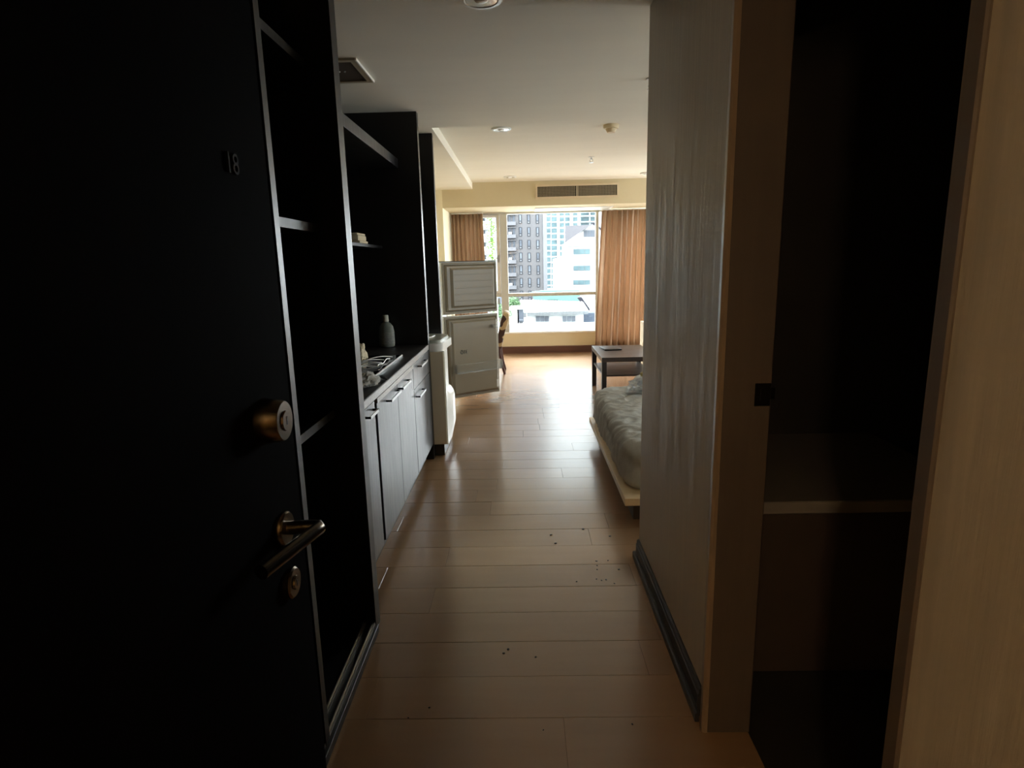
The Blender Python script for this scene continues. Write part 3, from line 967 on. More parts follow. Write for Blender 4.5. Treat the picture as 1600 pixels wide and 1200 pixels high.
def fridge_door(z0, z1, lower):
    d = obj('fridge_door', xform(box(0, DW, -0.050, 0.0, z0, z1, 0.005, 2), DM), M['fridge_out'], fg, True)
    g = bmesh.new()
    bm_box(g, 0.012, DW - 0.012, 0.0, 0.012, z1 - 0.026, z1 - 0.008)
    bm_box(g, 0.012, DW - 0.012, 0.0, 0.012, z0 + 0.008, z0 + 0.026)
    bm_box(g, 0.012, 0.030, 0.0, 0.012, z0 + 0.026, z1 - 0.026)
    bm_box(g, DW - 0.030, DW - 0.012, 0.0, 0.012, z0 + 0.026, z1 - 0.026)
    obj('gasket', xform(g, DM), M['gasket'], d, label='grey rubber gasket')
    obj('liner', xform(frustum(0.032, DW - 0.032, z0 + 0.028, z1 - 0.028, 0.0, 0.034, 0.020), DM), M['liner'], d)
    if not lower:
        obj('liner_panel', xform(frustum(0.085, DW - 0.060, z0 + 0.070, z1 - 0.060, 0.034, 0.062, 0.022), DM), M['liner'], d)
        for k in range(5):
            zz = z0 + 0.135 + 0.068 * k
            obj('rib', xform(box(0.125, DW - 0.10, 0.062, 0.0655, zz, zz + 0.012, 0.003), DM), M['liner'], d)
        obj('door_bin', xform(bin_bm(DW - 0.115, DW - 0.036, z0 + 0.085, z0 + 0.145, 0.062, 0.115), DM), M['clear'], d)
    else:
        obj('liner_panel', xform(frustum(0.070, DW - 0.040, z0 + 0.045, z1 - 0.055, 0.034, 0.054, 0.018), DM), M['liner'], d)
        obj('door_bin', xform(bin_bm(0.080, DW - 0.036, 0.365, 0.465, 0.054, 0.125), DM), M['clear'], d)
        obj('door_bin', xform(bin_bm(DW - 0.13, DW - 0.036, 0.815, 0.855, 0.054, 0.105), DM), M['clear'], d)
        mk = bmesh.new()
        u0, zz = 0.160, 0.585
        v = 0.0545
        k_ = 0.72
        bm_tube(mk, [(u0 + k_ * (0.024 + 0.018 * math.cos(a * 0.6)), v, zz + k_ * 0.030 * math.sin(a * 0.6)) for a in range(11)], 0.0042, 6)
        for q in (0, 1):
            uu = u0 + k_ * (0.066 + 0.036 * q)
            bm_tube(mk, [(uu + k_ * du_, v, zz + k_ * dz_) for du_, dz_ in ((0.012, 0.026), (-0.006, 0.020), (0.006, 0.004), (-0.008, -0.014), (0.010, -0.026))], 0.0038, 6)
        obj('printed_mark', xform(mk, DM), M['ink'], d, label='small dark printed mark')
        obj('sticker', xform(box(DW - 0.072, DW - 0.044, 0.0545, 0.0555, 0.150, 0.235), DM), M['trimwhite'], d, label='small white sticker')
    return d


fridge_door(0.985, 1.528, False)
fridge_door(0.078, 0.968, True)
obj('door_cap', xform(box(0.0, DW, -0.052, 0.012, 1.5285, 1.536), DM), M['ink'], fg, label='dark top strip')
obj('hinge', xform(box(0.0, 0.05, -0.030, -0.010, 0.968, 0.985), DM), M['steel'], fg)

# ------------------------------------------------------------------ dining chair
ch = thing('dining_chair', 'dining chair with brown and cream patterned back and dark red legs behind the fridge door', 'chair', (-0.45, 8.28, 0))


def sweep_rect(pts, w0, w1, t):
    """Loft rectangles of depth t (x) along pts (x, z), wide from w0 to w1 (y)."""
    b = bmesh.new()
    rings = []
    for (x, z, tt, inset) in pts:
        rings.append([b.verts.new(p) for p in ((x, w0 + inset, z), (x + tt, w0 + inset, z), (x + tt, w1 - inset, z), (x, w1 - inset, z))])
    for a, c in zip(rings, rings[1:]):
        for k in range(4):
            b.faces.new((a[k], a[(k + 1) % 4], c[(k + 1) % 4], c[k]))
    b.faces.new(rings[0])
    b.faces.new(rings[-1])
    bmesh.ops.recalc_face_normals(b, faces=b.faces)
    bmesh.ops.bevel(b, geom=[e for e in b.edges], offset=0.010, segments=2, profile=0.5, affect='EDGES', clamp_overlap=True)
    return b


bp_ = [(-0.360, 0.36, 0.065, 0.0), (-0.352, 0.46, 0.075, 0.0), (-0.338, 0.56, 0.085, 0.0), (-0.315, 0.68, 0.10, 0.0), (-0.285, 0.78, 0.10, 0.0), (-0.262, 0.83, 0.075, 0.02), (-0.245, 0.853, 0.035, 0.05)]
obj('backrest', sweep_rect(bp_, 8.055, 8.495, 0.08), M['upholstery'], ch, True)
obj('seat', box(-0.80, -0.335, 8.05, 8.50, 0.385, 0.475, 0.025, 3), M['upholstery'], ch, True)
obj('seat_rail', box(-0.785, -0.35, 8.07, 8.48, 0.335, 0.385, 0.004), M['chairwood'], ch)
for yy in (8.085, 8.465):
    b = bmesh.new()
    bm_tube(b, [(-0.335, yy, 0.40), (-0.325, yy, 0.28), (-0.30, yy, 0.14), (-0.262, yy, 0.0)], [0.026, 0.024, 0.020, 0.016], 8)
    obj('leg', b, M['chairwood'], ch, True)
    b = bmesh.new()
    bm_tube(b, [(-0.765, yy, 0.38), (-0.768, yy, 0.18), (-0.77, yy, 0.0)], [0.024, 0.021, 0.016], 8)
    obj('leg', b, M['chairwood'], ch, True)

# ------------------------------------------------------------------ side table, carton
tb = thing('side_table', 'black-brown square side table with a lower shelf beyond the bed', 'table', (1.12, 6.77, 0))
TX0, TX1, TY0, TY1 = 0.835, 1.43, 6.29, 7.23
obj('tabletop', box(TX0, TX1, TY0, TY1, 0.44, 0.49, 0.002), M['table'], tb)
for xx in (TX0 + 0.002, TX1 - 0.054):
    for yy in (TY0 + 0.002, TY1 - 0.054):
        obj('leg', box(xx, xx + 0.052, yy, yy + 0.052, 0.0, 0.44, 0.002), M['tlegs'], tb)
obj('lower_shelf', box(TX0 + 0.02, TX1 - 0.02, TY0 + 0.056, TY1 - 0.056, 0.272, 0.290, 0.001), M['table'], tb)
o = obj('tablet_case', xform(box(-0.10, 0.10, -0.13, 0.13, 0.490, 0.506, 0.004, 2), Matrix.Translation((1.02, 6.93, 0)) @ Matrix.Rotation(0.12, 4, 'Z')), M['black'], None, True)
tag(o, 'flat black rounded case lying on the side table', 'case')
ct = thing('carton', 'tall cream carton standing on the floor behind the side table', 'box', (1.69, 7.70, 0))
CA = Matrix.Translation((1.525, 7.40, 0)) @ Matrix.Rotation(-0.02, 4, 'Z')
obj('box_body', xform(box(0.0, 0.46, 0.0, 0.40, 0.0, 0.722, 0.003), CA), M['carton'], ct)
obj('box_flap', xform(box(0.0, 0.46, 0.0, 0.198, 0.722, 0.726), CA), M['carton'], ct)
obj('box_flap', xform(box(0.0, 0.46, 0.202, 0.40, 0.722, 0.726), CA), M['carton'], ct)
b = bmesh.new()
for k in range(3):
    bm_box(b, 0.014 + 0.006 * k, 0.046 - 0.004 * k, -0.0012, -0.0002, 0.655 - 0.022 * k, 0.668 - 0.022 * k)
obj('printed_mark', xform(b, CA), M['ink'], ct, label='small grey print near the top')

# ------------------------------------------------------------------ bed
bd = thing('bed', 'low pale wood platform bed with a thick mattress under a grey sheet', 'bed', (1.6, 4.1, 0))
obj('platform', box(0.562, 2.70, 3.20, 5.03, 0.127, 0.172, 0.002), M['birch'], bd)
obj('base', box(0.63, 2.60, 3.30, 4.93, 0.0, 0.127), M['darkbrown'], bd)


def mattress():
    b = bmesh.new()
    x0, x1, y0, y1, z0, z1 = 0.582, 2.62, 3.272, 5.04, 0.173, 0.445
    nx, ny, nz = 60, 70, 12
    rad, er = 0.20, 0.075
    prof = []
    n_er = 6
    prof.append((0.022, z0))
    prof.append((0.004, z0 + 0.03))
    for i in range(1, 11):
        prof.append((0.0, z0 + 0.03 + (z1 - er - z0 - 0.03) * i / 10))
    for i in range(1, n_er + 1):
        a = math.pi / 2 * i / n_er
        prof.append((er - er * math.cos(a), z1 - er + er * math.sin(a)))

    def outline(ins):
        pts = []
        rr = max(rad - ins, 0.02)
        X0, X1, Y0_, Y1_ = x0 + ins, x1 - ins, y0 + ins, y1 - ins
        segs = 10
        for cx, cyy, a0 in ((X0 + rr, Y0_ + rr, math.pi), (X1 - rr, Y0_ + rr, 1.5 * math.pi), (X1 - rr, Y1_ - rr, 0.0), (X0 + rr, Y1_ - rr, 0.5 * math.pi)):
            for i in range(segs + 1):
                a = a0 + math.pi / 2 * i / segs
                pts.append((cx + rr * math.cos(a), cyy + rr * math.sin(a)))
        res = []
        m = len(pts)
        for i in range(m):
            p, q = pts[i], pts[(i + 1) % m]
            L = math.hypot(q[0] - p[0], q[1] - p[1])
            k = 110 if L > 0.5 else 1
            for j in range(k):
                s = j / k
                res.append((p[0] + (q[0] - p[0]) * s, p[1] + (q[1] - p[1]) * s))
        return res

    rings = []
    for ins, z in prof:
        rings.append([b.verts.new((px, py, z)) for px, py in outline(ins)])
    k = 0.86
    cxm, cym = (x0 + x1) / 2, (y0 + y1) / 2
    last = outline(er)
    for s in [1 - 0.02 * q for q in range(1, 26)] + [0.42, 0.33, 0.24, 0.12]:
        rings.append([b.verts.new((cxm + (px - cxm) * s, cym + (py - cym) * s, z1)) for px, py in last])
    m = len(rings[0])
    for a, c in zip(rings, rings[1:]):
        for i in range(m):
            b.faces.new((a[i], a[(i + 1) % m], c[(i + 1) % m], c[i]))
    b.faces.new(rings[0])
    b.faces.new(rings[-1])
    bmesh.ops.recalc_face_normals(b, faces=b.faces)
    b.normal_update()
    for v in b.verts:
        if v.co.z < z0 + 0.01:
            continue
        p = v.co
        # folds of the loose sheet: slanting drapes down the side, creases on the top near the corner
        t = (p.z - z0) / (z1 - z0)
        w = 0.0
        u = p.y * 1.0 + p.z * 0.9 + 0.35 * noise.noise(Vector((p.x * 3, p.y * 3, p.z * 2)))
        g1 = 0.35 + 1.3 * abs(noise.noise(Vector((p.y * 2.2, p.x * 2.2, 4))))
        w += 0.010 * math.sin(u * 30 + 2.0 * noise.noise(Vector((p.y * 4, p.z * 4, 9)))) * g1
        w += 0.016 * (noise.turbulence(Vector((p.x * 5, p.y * 5, p.z * 6)), 4, True) - 0.5)
        w += 0.020 * (0.32 - abs(noise.noise(Vector((p.x * 7, p.y * 9 + p.z * 8, p.z * 5 - p.y * 3)))))
        w = min(w, 0.014)
        if p.z > z1 - 0.04:
            s_ = min(1.0, (p.z - z1 + 0.04) / 0.03)
            q_ = noise.noise(Vector((p.x * 2, p.y * 2, 7)))
            top = 0.008 * abs(math.sin((p.x * 0.8 - p.y * 0.6) * 26 + 4 * noise.noise(Vector((p.x * 3, p.y * 3, 1))))) * (0.3 + abs(q_) * 2)
            top += 0.012 * (noise.turbulence(Vector((p.x * 6, p.y * 6, 2)), 4, True) - 0.5)
            top += 0.020 * (0.30 - abs(noise.noise(Vector((p.x * 11 - p.y * 5, p.y * 10 + p.x * 4, 3)))))
            w = w * (1 - s_) + min(top, 0.016) * s_
        v.co += v.normal * w
    return b


obj('mattress', mattress(), M['sheet'], bd, True)
obj('headboard', box(2.63, 2.70, 3.20, 5.03, 0.172, 0.80, 0.004), M['birch'], bd)

# clear crumpled bag and striped pouch on the bed
b = crumple((0.925, 4.70, 0.463), (0.088, 0.080, 0.074), 5.5, 3, 0.55, 3.2)
for v in b.verts:
    if v.co.z > 0.471:
        v.co += Vector((random.uniform(-1, 1), random.uniform(-1, 1), random.uniform(-0.6, 1))) * 0.011
o = obj('plastic_bag', b, M['film'], None, False)
tag(o, 'crumpled clear plastic bag lying on the grey sheet by the wall corner', 'bag')
b = crumple((1.02, 4.91, 0.462), (0.072, 0.06, 0.088), 2.2, 4, 0.2, 2.0)
o = obj('pouch', b, M['wove'], None, True)
tag(o, 'olive striped pouch lying behind the clear bag on the bed', 'pouch')

# ------------------------------------------------------------------ curtains


def curtain(x0, x1, y, z0, z1, folds, amp, seed, lean=0.0, flare=0.0):
    b = bmesh.new()
    rnd = random.Random(seed)
    n = folds * 10
    ph = [rnd.uniform(-0.9, 0.9) for _ in range(folds + 2)]
    am = [rnd.uniform(0.55, 1.15) for _ in range(folds + 2)]
    rows = 14
    grid = []
    for j in range(rows + 1):
        t = j / rows
        z = z1 + (z0 - z1) * t
        row = []
        for i in range(n + 1):
            s = i / n
            fpos = s * folds
            k = int(fpos)
            fr_ = fpos - k
            ampk = am[k] * (1 - fr_) + am[k + 1] * fr_
            phk = ph[k] * (1 - fr_) + ph[k + 1] * fr_
            yy = y + amp * ampk * math.sin(2 * math.pi * fpos + phk + 0.35 * math.sin(3 * t + k)) * (0.75 + 0.35 * t)
            xx = x0 + (x1 - x0) * s + lean * t * s + flare * t * (1 - s) + 0.012 * math.sin(2 * math.pi * fpos * 2 + phk) + 0.008 * t * math.sin(k * 2.1)
            row.append(b.verts.new((xx, yy, z)))
        grid.append(row)
    for j in range(rows):
        for i in range(n):
            b.faces.new((grid[j][i], grid[j][i + 1], grid[j + 1][i + 1], grid[j + 1][i]))
    return b


def curtain_thing(label, x0, x1, y, z0, folds, amp, seed, lean, loc, flare=0.0):
    t = thing('curtain', label, 'curtain', loc, 'peach curtains of the window')
    c = obj('cloth', curtain(x0, x1, y, z0, 2.285, folds, amp, seed, lean, flare), M['curtain'], t, True)
    md = c.modifiers.new('thick', 'SOLIDIFY')
    md.thickness = 0.0025
    b = bmesh.new()
    bm_box(b, x0, x1 + min(lean, 0), y - 0.012, y + 0.012, 2.285, 2.2995)
    obj('curtain_track', b, M['trimwhite'], t)
    return t


curtain_thing('peach curtain gathered left of the window above the fridge door', -1.105, -0.600, 9.84, 0.06, 8, 0.050, 3, 0.05, (-0.85, 9.86, 0))
curtain_thing('peach curtain gathered right of the window, reaching down behind the side table', 1.285, 2.20, 9.80, 0.075, 11, 0.070, 11, 0.0, (1.9, 9.82, 0), -0.10)

# ------------------------------------------------------------------ bathroom counter beyond the dark doorway
va = thing('vanity_counter', 'dim pale wash counter in the dark bathroom doorway', 'counter', (1.2, 2.2, 0))
obj('top', box(0.74, 1.6, 1.90, 2.695, 0.645, 0.690, 0.004), M['vanity'], va)
obj('cabinet', box(0.78, 1.56, 1.96, 2.695, 0.0, 0.645), M['darkbrown'], va)

# dirt on the floor
b = bmesh.new()
for (px, py, s) in ((861, 836, 5), (868, 849, 5), (911, 827, 6), (953, 838, 5), (932, 877, 4), (950, 876, 3), (933, 884, 3), (933, 890, 3), (967, 890, 5), (901, 909, 3),
                    (932, 905, 3), (940, 907, 3), (947, 906, 4), (960, 912, 3), (794, 1015, 6), (787, 1021, 5), (837, 1027, 4), (671, 1106, 4), (988, 1132, 4), (849, 1141, 3), (638, 1122, 3)):
    d = ROT @ Vector((px - 800, 600 - py, -FPX))
    p = Vector((0, 0, H)) + d * (-H / d.z)
    rr = s * 0.42 * p.y / FPX
    m = Matrix.Translation((p.x, p.y, 0.0015)) @ Matrix.Rotation(random.random() * 6, 4, 'Z') @ Matrix.Diagonal((rr * 1.4, rr, 0.0018, 1))
    bmesh.ops.create_icosphere(b, subdivisions=1, radius=1.0, matrix=m)
o = obj('dirt_specks', b, M['dirt'])
o['kind'] = 'stuff'
o['label'] = 'dark dirt specks scattered on the corridor floor'
o['category'] = 'dirt'

# warm wall lamp added in the unseen hallway to brighten jamb and wall
LX, LY, LZ = -0.68, -2.1, 1.95
hl = thing('added_wall_lamp', 'added small warm wall lamp in the unseen hallway outside the entrance door', 'wall lamp', (LX, LY, LZ))
obj('backplate', lathe([(0.09, 0.0), (0.09, 0.02), (0.07, 0.03)], (LX, LY, LZ), 'y', 24), M['trimwhite'], hl, True)
em, t_, b_ = new_mat('warm_lamp_glow')
b_.inputs['Emission Color'].default_value = (1.0, 0.72, 0.46, 1)
b_.inputs['Emission Strength'].default_value = 38.0
obj('globe', lathe([(0.04, 0.03), (0.078, 0.05), (0.088, 0.085), (0.075, 0.12), (0.045, 0.14), (0.012, 0.147)], (LX, LY, LZ), 'y', 24), em, hl, True)

# ------------------------------------------------------------------ the city outside
GZ = -11.0
M['x_ground'] = pm('asphalt', (0.30, 0.30, 0.30), rough=0.9, scale=(0.2, 0.2, 0.2), spec=0.08)
M['x_grey'] = pm('grey_facade', (0.066, 0.064, 0.066), (0.061, 0.059, 0.061), rough=0.8, scale=(0.3, 0.3, 0.3), spec=0.08)
M['x_bluegrey'] = pm('blue_grey_facade', (0.075, 0.082, 0.098), rough=0.8, scale=(0.3, 0.3, 0.3), spec=0.08)
M['x_pale'] = pm('pale_facade', (0.10, 0.102, 0.108), rough=0.8, scale=(0.3, 0.3, 0.3), spec=0.08)
M['x_white'] = pm('white_facade', (0.31, 0.32, 0.32), (0.29, 0.30, 0.30), rough=0.8, scale=(0.2, 0.2, 0.2), spec=0.08)
M['x_glass'] = pm('teal_glazing', (0.055, 0.085, 0.09), (0.028, 0.045, 0.052), rough=0.25, scale=(0.25, 0.25, 0.4), detail=2, spec=0.08)
M['x_gwin'] = pm('grey_glazing', (0.055, 0.062, 0.075), (0.035, 0.041, 0.05), rough=0.25, scale=(0.5, 0.5, 0.3), detail=1, spec=0.08)
M['x_slab'] = pm('tower_slabs', (0.30, 0.32, 0.32), rough=0.8, spec=0.08)
M['x_roof'] = pm('slate_roof', (0.020, 0.020, 0.025), (0.016, 0.016, 0.021), rough=0.7, scale=(0.3, 0.3, 0.3), spec=0.08)
M['x_tealroof'] = pm('teal_roof', (0.065, 0.135, 0.11), (0.058, 0.12, 0.10), rough=0.6, scale=(0.3, 0.3, 0.3), spec=0.08)
M['x_tin'] = pm('pale_corrugated_roof', (0.40, 0.41, 0.40), rough=0.6, spec=0.08)
M['x_tingrey'] = pm('corrugated_eave', (0.10, 0.107, 0.11), rough=0.6, spec=0.08)
M['x_leaf'] = pm('creeper_leaves', (0.10, 0.19, 0.035), (0.06, 0.12, 0.025), rough=0.7, scale=(3, 3, 3), rnd=0.1, spec=0.08)
M['x_tree'] = pm('tree_leaves', (0.09, 0.15, 0.075), (0.055, 0.10, 0.05), rough=0.7, scale=(2, 2, 2), spec=0.08)
M['x_shutter'] = pm('dark_blue_shutter', (0.065, 0.085, 0.115), (0.045, 0.06, 0.085), rough=0.5, scale=(2, 2, 10), spec=0.08)
M['x_wframe'] = pm('dark_window_frames', (0.020, 0.022, 0.026), rough=0.6, spec=0.08)
M['x_wpane'] = pm('bluish_window_panes', (0.085, 0.095, 0.108), (0.045, 0.05, 0.06), rough=0.4, scale=(0.6, 0.6, 0.4), detail=1, spec=0.08)
M['x_bal'] = pm('balcony_fronts', (0.082, 0.082, 0.088), rough=0.8, spec=0.08)
M['x_ac'] = pm('aircon_grey', (0.25, 0.26, 0.28), rough=0.6, spec=0.08)

struct('ground', box(-260, 300, 11.5, 520, GZ - 1, GZ), M['x_ground'])


def z7(u, v):       # a place in the enlarged window crop -> pixels of the photograph
    return 760 + u / 5.7167, 320 + v / 5.7143


def rect(u0, v0, u1, v1, Y):
    a = at(*z7(u0, v1), Y)
    c = at(*z7(u1, v0), Y)
    return a.x, c.x, a.z, c.z


def slab_box(u0, v0, u1, v1, Y, depth, proud=0.0):
    x0, x1, z0, z1 = rect(u0, v0, u1, v1, Y)
    return box(x0, x1, Y - proud, Y + depth, z0, z1)


# grey apartment block
YA = 140.0
ab = thing('apartment_building', 'grey apartment block with three columns of narrow windows and balconies', 'building', (-1, YA + 8, GZ))
x0 = at(*z7(60, 400), YA).x
x1 = at(*z7(507, 400), YA).x
xw = at(*z7(188, 400), YA).x
obj('wall', box(xw, x1, YA, YA + 16, GZ, 72.0), M['x_grey'], ab)
obj('wall', box(x0, xw, YA - 0.6, YA + 16, GZ, 72.0), M['x_bluegrey'], ab, label='blue-grey side bay')
obj('corner_strip', box(x1, x1 + 0.9, YA - 0.2, YA + 3, GZ, 71.8), M['x_pale'], ab, label='pale corner strip')
PIT = 113.5
for rr in range(-2, 7):
    v = 86 + PIT * rr
    for c, u in enumerate((302, 377, 455)):
        uu = u + rr * 2.0
        w = obj('window', slab_box(uu - 13, v, uu + 13, v + 82, YA, 0.05, 0.10), M['x_wframe'], ab)
        obj('pane', slab_box(uu - 7, v + 6, uu + 7, v + 56, YA, 0.0, 0.16), M['x_wpane'], w)
        obj('pane', slab_box(uu - 7, v + 64, uu + 7, v + 77, YA, 0.0, 0.16), M['x_pale'], w)
    u0 = 190 + rr * 1.5
    bal = obj('balcony', slab_box(u0, v + 66, u0 + 72, v + 100, YA, 0.0, 1.1), M['x_bal'], ab)
    obj('balcony_door', slab_box(u0 + 10, v + 8, u0 + 24, v + 66, YA, 0.0, 0.10), M['x_gwin'], ab)
    obj('balcony_door', slab_box(u0 + 46, v + 8, u0 + 62, v + 66, YA, 0.0, 0.10), M['x_gwin'], ab)
    obj('balcony_roof', slab_box(u0 - 4, v + 0, u0 + 74, v + 8, YA, 0.0, 0.9), M['x_grey'], ab)
    if rr % 2:
        obj('aircon_box', slab_box(u0 + 6, v + 46, u0 + 34, v + 66, YA, 0.0, 1.0), M['x_ac'], ab)

# white building with creepers on the far left
YB = 45.0
wb = thing('balcony_building', 'white building with stepped balconies at the left edge of the window', 'building', (-4, YB + 4, GZ))
p0 = at(770, 400, YB).x
obj('wall', box(p0 - 12, p0 - 0.12, YB + 1.5, YB + 10, GZ, 24), M['x_white'], wb)
for rr in range(-3, 8):
    zt = at(760, 346 + 20.0 * rr, YB).z
    obj('balcony', box(p0 - 11, p0 - 0.25, YB, YB + 1.5, zt - 0.55, zt + 0.02), M['x_white'], wb)
    obj('balcony_window', box(p0 - 11, p0 - 0.6, YB + 1.44, YB + 1.5, zt - 0.98, zt - 0.56), M['x_gwin'], wb)


def leaf_cloud(pts, n, size, spread, rnd):
    b = bmesh.new()
    for _ in range(n):
        c = rnd.choice(pts)
        p = Vector(c[:3]) + Vector((rnd.gauss(0, spread[0]), rnd.gauss(0, spread[1]), rnd.gauss(0, spread[2]))) * c[3]
        a, e = rnd.uniform(0, 6.28), rnd.uniform(-1, 1)
        u = Vector((math.cos(a), math.sin(a), e * 0.5)) * size * rnd.uniform(0.6, 1.3)
        w = Vector((-math.sin(a), math.cos(a) * e, 1.0)).normalized() * size * rnd.uniform(0.5, 0.9)
        vs4 = [b.verts.new(p + q) for q in (-u, -w, u, w)]
        b.faces.new(vs4)
    return b


rn = random.Random(21)
cr = thing('creeper', 'bright green creeper hanging down the white balconies', 'plant', (p0, YB - 0.3, GZ))
vine = []
for i in range(120):
    zz = 7.0 - i * 0.15
    vine.append((p0 + 0.03 * math.sin(i * 0.7), YB - 0.45, zz, 1.0))
    if i % 6 == 0:
        vine.append((p0 - 0.35, YB - 0.45, zz, 1.2))
f_ = obj('foliage', leaf_cloud(vine, 1900, 0.085, (0.11, 0.07, 0.12), rn), M['x_leaf'], cr)
f_['kind'] = 'stuff'
obj('stem', tube([(p0, YB - 0.4, GZ), (p0 + 0.03, YB - 0.4, -3), (p0 - 0.02, YB - 0.4, 3), (p0, YB - 0.4, 7.0)], 0.03, 6), M['darkbrown'], cr)

# teal glass tower
YT = 300.0
tw = thing('glass_tower', 'pale teal glass tower with white floor slabs behind the gabled house', 'building', (15, YT + 15, GZ))
tx0, tx1 = at(849, 400, YT).x, at(960, 400, YT).x
obj('core', box(tx0, tx1, YT, YT + 25, GZ, 165), M['x_white'], tw)
for rr in range(-2, 15):
    v = 52 + 51.5 * rr
    for (ua, ub) in ((522, 574), (582, 630), (655, 693), (703, 742), (772, 812), (842, 916), (930, 985)):
        if ua > 640 and v > 480:
            continue
        w = obj('window', slab_box(ua, v + 6, ub, v + 44, YT, 0.0, 0.25), M['x_glass'], tw)
    obj('floor_slab', slab_box(512, v - 4, 640, v + 3, YT, 0.0, 0.6), M['x_slab'], tw)
    if v < 400:
        obj('floor_slab', slab_box(836, v - 6, 990, v + 2, YT, 0.0, 3.0), M['x_slab'], tw)
obj('pillar', slab_box(632, -200, 652, 560, YT, 0.0, 0.8), M['x_white'], tw)
obj('pillar', slab_box(744, -200, 770, 330, YT, 0.0, 0.8), M['x_white'], tw)

# white gabled building
YG = 115.0
gb = thing('gabled_building', 'white building with a slate roof and three bands of windows', 'building', (14, YG + 8, GZ))


def poly(pts, Y, d, y2=None):
    b = bmesh.new()
    A = [b.verts.new(at(*z7(*p[:2]), Y + (p[2] if len(p) > 2 else 0))) for p in pts]
    B = [b.verts.new(v.co + Vector((0, d, 0))) for v in A]
    n = len(A)
    b.faces.new(A)
    b.faces.new(B)
    for i in range(n):
        b.faces.new((A[i], A[(i + 1) % n], B[(i + 1) % n], B[i]))
    return b


zg = GZ
xl = at(*z7(712, 380), YG).x
xr = at(*z7(1160, 380), YG).x
xl2 = at(*z7(620, 600), YG).x
obj('wall', poly([(712, 345), (945, 172), (1175, 340), (1190, 2000), (712, 2000)], YG, 12), M['x_white'], gb)
obj('wing', poly([(618, 480), (690, 466), (711, 440), (711, 2000), (622, 2000)], YG + 0.2, 10), M['x_white'], gb)
obj('roof', poly([(705, 338), (704, 188, 6), (925, 178, 6), (962, 160)], YG - 0.9, 0.4), M['x_roof'], gb)
obj('roof', poly([(935, 160), (960, 158), (1195, 330), (1180, 345)], YG - 0.9, 0.4), M['x_roof'], gb)
obj('eave_line', slab_box(718, 364, 942, 376, YG, 0, 0.5), M['x_pale'], gb)
for (ua, va_, ub, vb) in ((776, 392, 926, 444), (776, 540, 928, 590), (774, 668, 928, 716)):
    w = obj('window', slab_box(ua, va_, ub, vb, YG, 0, 0.12), M['x_pale'], gb)
    for k in range(3):
        obj('pane', slab_box(ua + 4 + k * 49, va_ + 5, ua + 49 + k * 49, vb - 4, YG, 0, 0.2), M['x_glass'], w)
    obj('ledge', slab_box(ua - 4, vb + 10, ub + 4, vb + 18, YG, 0, 0.5), M['x_pale'], gb)
gw = obj('window', slab_box(868, 222, 985, 290, YG, 0, 0.12), M['x_pale'], gb)
for k in range(4):
    obj('pane', slab_box(874 + k * 28, 232, 896 + k * 28, 284, YG, 0, 0.2), M['x_gwin'], gw)

# low white house with corrugated roof
YH = 70.0
lh = thing('low_house', 'low white house with a pale corrugated roof and two windows', 'house', (4, YH + 5, GZ))
obj('wall', slab_box(372, 930, 868, 1500, YH, 9), M['x_white'], lh)
# roof slab rising backwards from the eave
e0, e1 = at(*z7(330, 962), YH - 0.7), at(*z7(912, 944), YH - 0.7)
r0, r1 = at(*z7(300, 850), YH + 7), at(*z7(862, 866), YH + 7)
b = bmesh.new()
NC = 44
rows = []
for i in range(NC + 1):
    s = i / NC
    dz = 0.05 if i % 2 else 0.0
    a, c = e0.lerp(e1, s) + Vector((0, 0, dz)), r0.lerp(r1, s) + Vector((0, 0, dz))
    rows.append((b.verts.new(a), b.verts.new(c), b.verts.new(a - Vector((0, 0, 0.12))), b.verts.new(c - Vector((0, 0, 0.12)))))
for p, q in zip(rows, rows[1:]):
    b.faces.new((p[0], q[0], q[1], p[1]))
    b.faces.new((p[2], p[3], q[3], q[2]))
    b.faces.new((p[0], p[2], q[2], q[0]))
    b.faces.new((p[1], q[1], q[3], p[3]))
obj('roof', b, M['x_tin'], lh)
b = bmesh.new()
for i in range(56):
    s0, s1 = i / 56, (i + 0.72) / 56
    a, c = e0.lerp(e1, s0), e0.lerp(e1, s1)
    bm_box(b, a.x, c.x, YH - 0.78, YH - 0.70, a.z - 0.42, a.z - 0.02)
f_ = obj('eave_corrugation', b, M['x_tingrey'], lh)
f_['kind'] = 'stuff'
for (ua, ub) in ((436, 564), (675, 800)):
    w = obj('window', slab_box(ua, 984, ub, 1048, YH, 0, 0.10), M['x_slab'], lh)
    for k in range(3):
        du = (ub - ua - 8) / 3
        obj('pane', slab_box(ua + 6 + k * du, 992, ua + 2 + (k + 1) * du, 1042, YH, 0, 0.16), M['x_wpane'], w)

# warehouse with teal roof behind it
wh = thing('warehouse', 'long low building with a teal roof behind the low white house', 'building', (4, 88, GZ))
obj('roof', poly([(405, 778), (500, 766), (830, 764), (842, 782), (832, 866), (432, 882)], 86, 1.0), M['x_tealroof'], wh)
obj('wall', slab_box(432, 870, 832, 1400, 86, 10, -0.3), M['x_white'], wh)
obj('rooflight', poly([(545, 848), (640, 846), (640, 862), (545, 864)], 85.8, 0.1), M['x_glass'], wh)

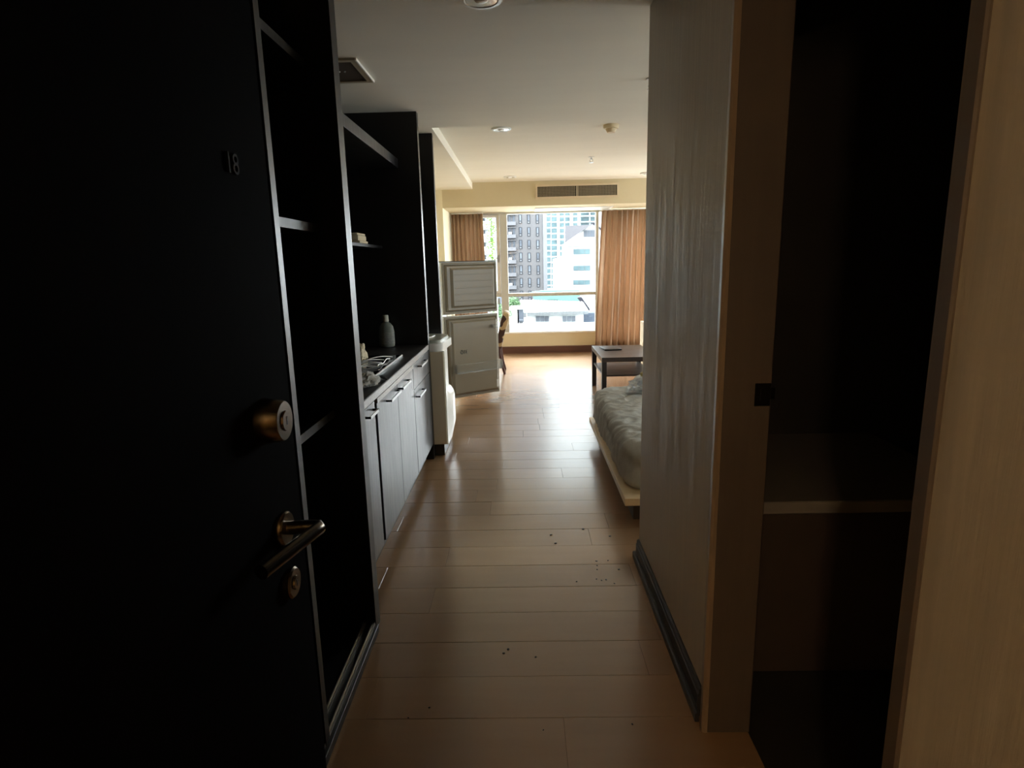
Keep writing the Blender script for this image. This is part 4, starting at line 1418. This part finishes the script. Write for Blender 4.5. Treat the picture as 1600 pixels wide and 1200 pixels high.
# shed with shutter at the right, stair roof
sh_ = thing('shed', 'dark blue shuttered shed beside the low white house', 'shed', (12, 75, GZ))
obj('shutter', slab_box(868, 958, 1100, 1500, 72.0, 3), M['x_shutter'], sh_)
for k in range(6):
    obj('slat', slab_box(872, 966 + k * 16, 1090, 974 + k * 16, 72.0, 0, 0.12), M['x_bluegrey'], sh_)
obj('stair_roof', poly([(812, 828), (850, 824), (922, 930), (918, 962), (896, 940)], 78, 1.2), M['x_roof'], sh_)
obj('gable', poly([(862, 826), (1100, 800), (1100, 960), (925, 960), (922, 926)], 79, 2), M['x_white'], sh_)

# annex left of the house
an = thing('annex', 'small white annex left of the low white house', 'building', (-2, 66, GZ))
obj('wall', slab_box(218, 932, 288, 1600, 64, 4), M['x_white'], an)
obj('annex_roof', slab_box(212, 922, 330, 934, 64, 4.2, 0.2), M['x_tin'], an)
obj('side_wall', slab_box(288, 934, 332, 1500, 64, 0, -0.9), M['x_gwin'], an)
cr_ = thing('car', 'small dark car parked between annex and low house', 'car', (-0.4, 62, -9))
q0 = at(*z7(312, 1052), 62)
b = bmesh.new()
bm_box(b, q0.x - 0.28, q0.x + 0.24, 61.5, 63, q0.z - 0.75, q0.z, 0.06)
obj('car_body', b, M['black'], cr_)
obj('car_roof', box(q0.x - 0.2, q0.x + 0.16, 61.8, 62.8, q0.z, q0.z + 0.3, 0.05), M['x_gwin'], cr_)

# flat roof in the front
fl = thing('flat_roof', 'pale flat roof terrace with a parapet below the window view', 'roof', (3, 50, GZ))
a, c = at(*z7(196, 1100), 56), at(*z7(985, 1078), 56)
obj('roof_deck', box(-14, 26, 40, 57, GZ, a.z), M['x_slab'], fl)
b = bmesh.new()
obj('parapet', box(-14, 26, 56.6, 57.0, a.z, a.z + 0.28), M['x_tin'], fl)
for k in range(5):
    xx = -3.4 + 2.2 * k
    obj('roof_joint', box(xx, xx + 0.10, 40, 56.6, a.z, a.z + 0.05), M['x_tingrey'], fl)

# trees
def tree(label, px, py, Y, rad, hgt):
    p = at(px, py, Y)
    t = thing('tree', label, 'tree', (p.x, Y, GZ), 'trees between the houses')
    pts = [(p.x + rn.gauss(0, rad * 0.5), Y + rn.gauss(0, rad * 0.4), p.z + rn.gauss(0, hgt * 0.4), 1.0) for _ in range(16)]
    f = obj('foliage', leaf_cloud(pts, 700, rad * 0.16, (rad * 0.3, rad * 0.3, rad * 0.3), rn), M['x_tree'], t)
    f['kind'] = 'stuff'
    obj('trunk', tube([(p.x, Y, GZ), (p.x + 0.05, Y, p.z)], 0.14, 6), M['darkbrown'], t)


tree('green tree between the annex and the teal roof', 803, 476, 78.5, 0.9, 0.9)
tree('green tree low beside the fridge door edge', 781, 490, 59.5, 0.7, 1.0)
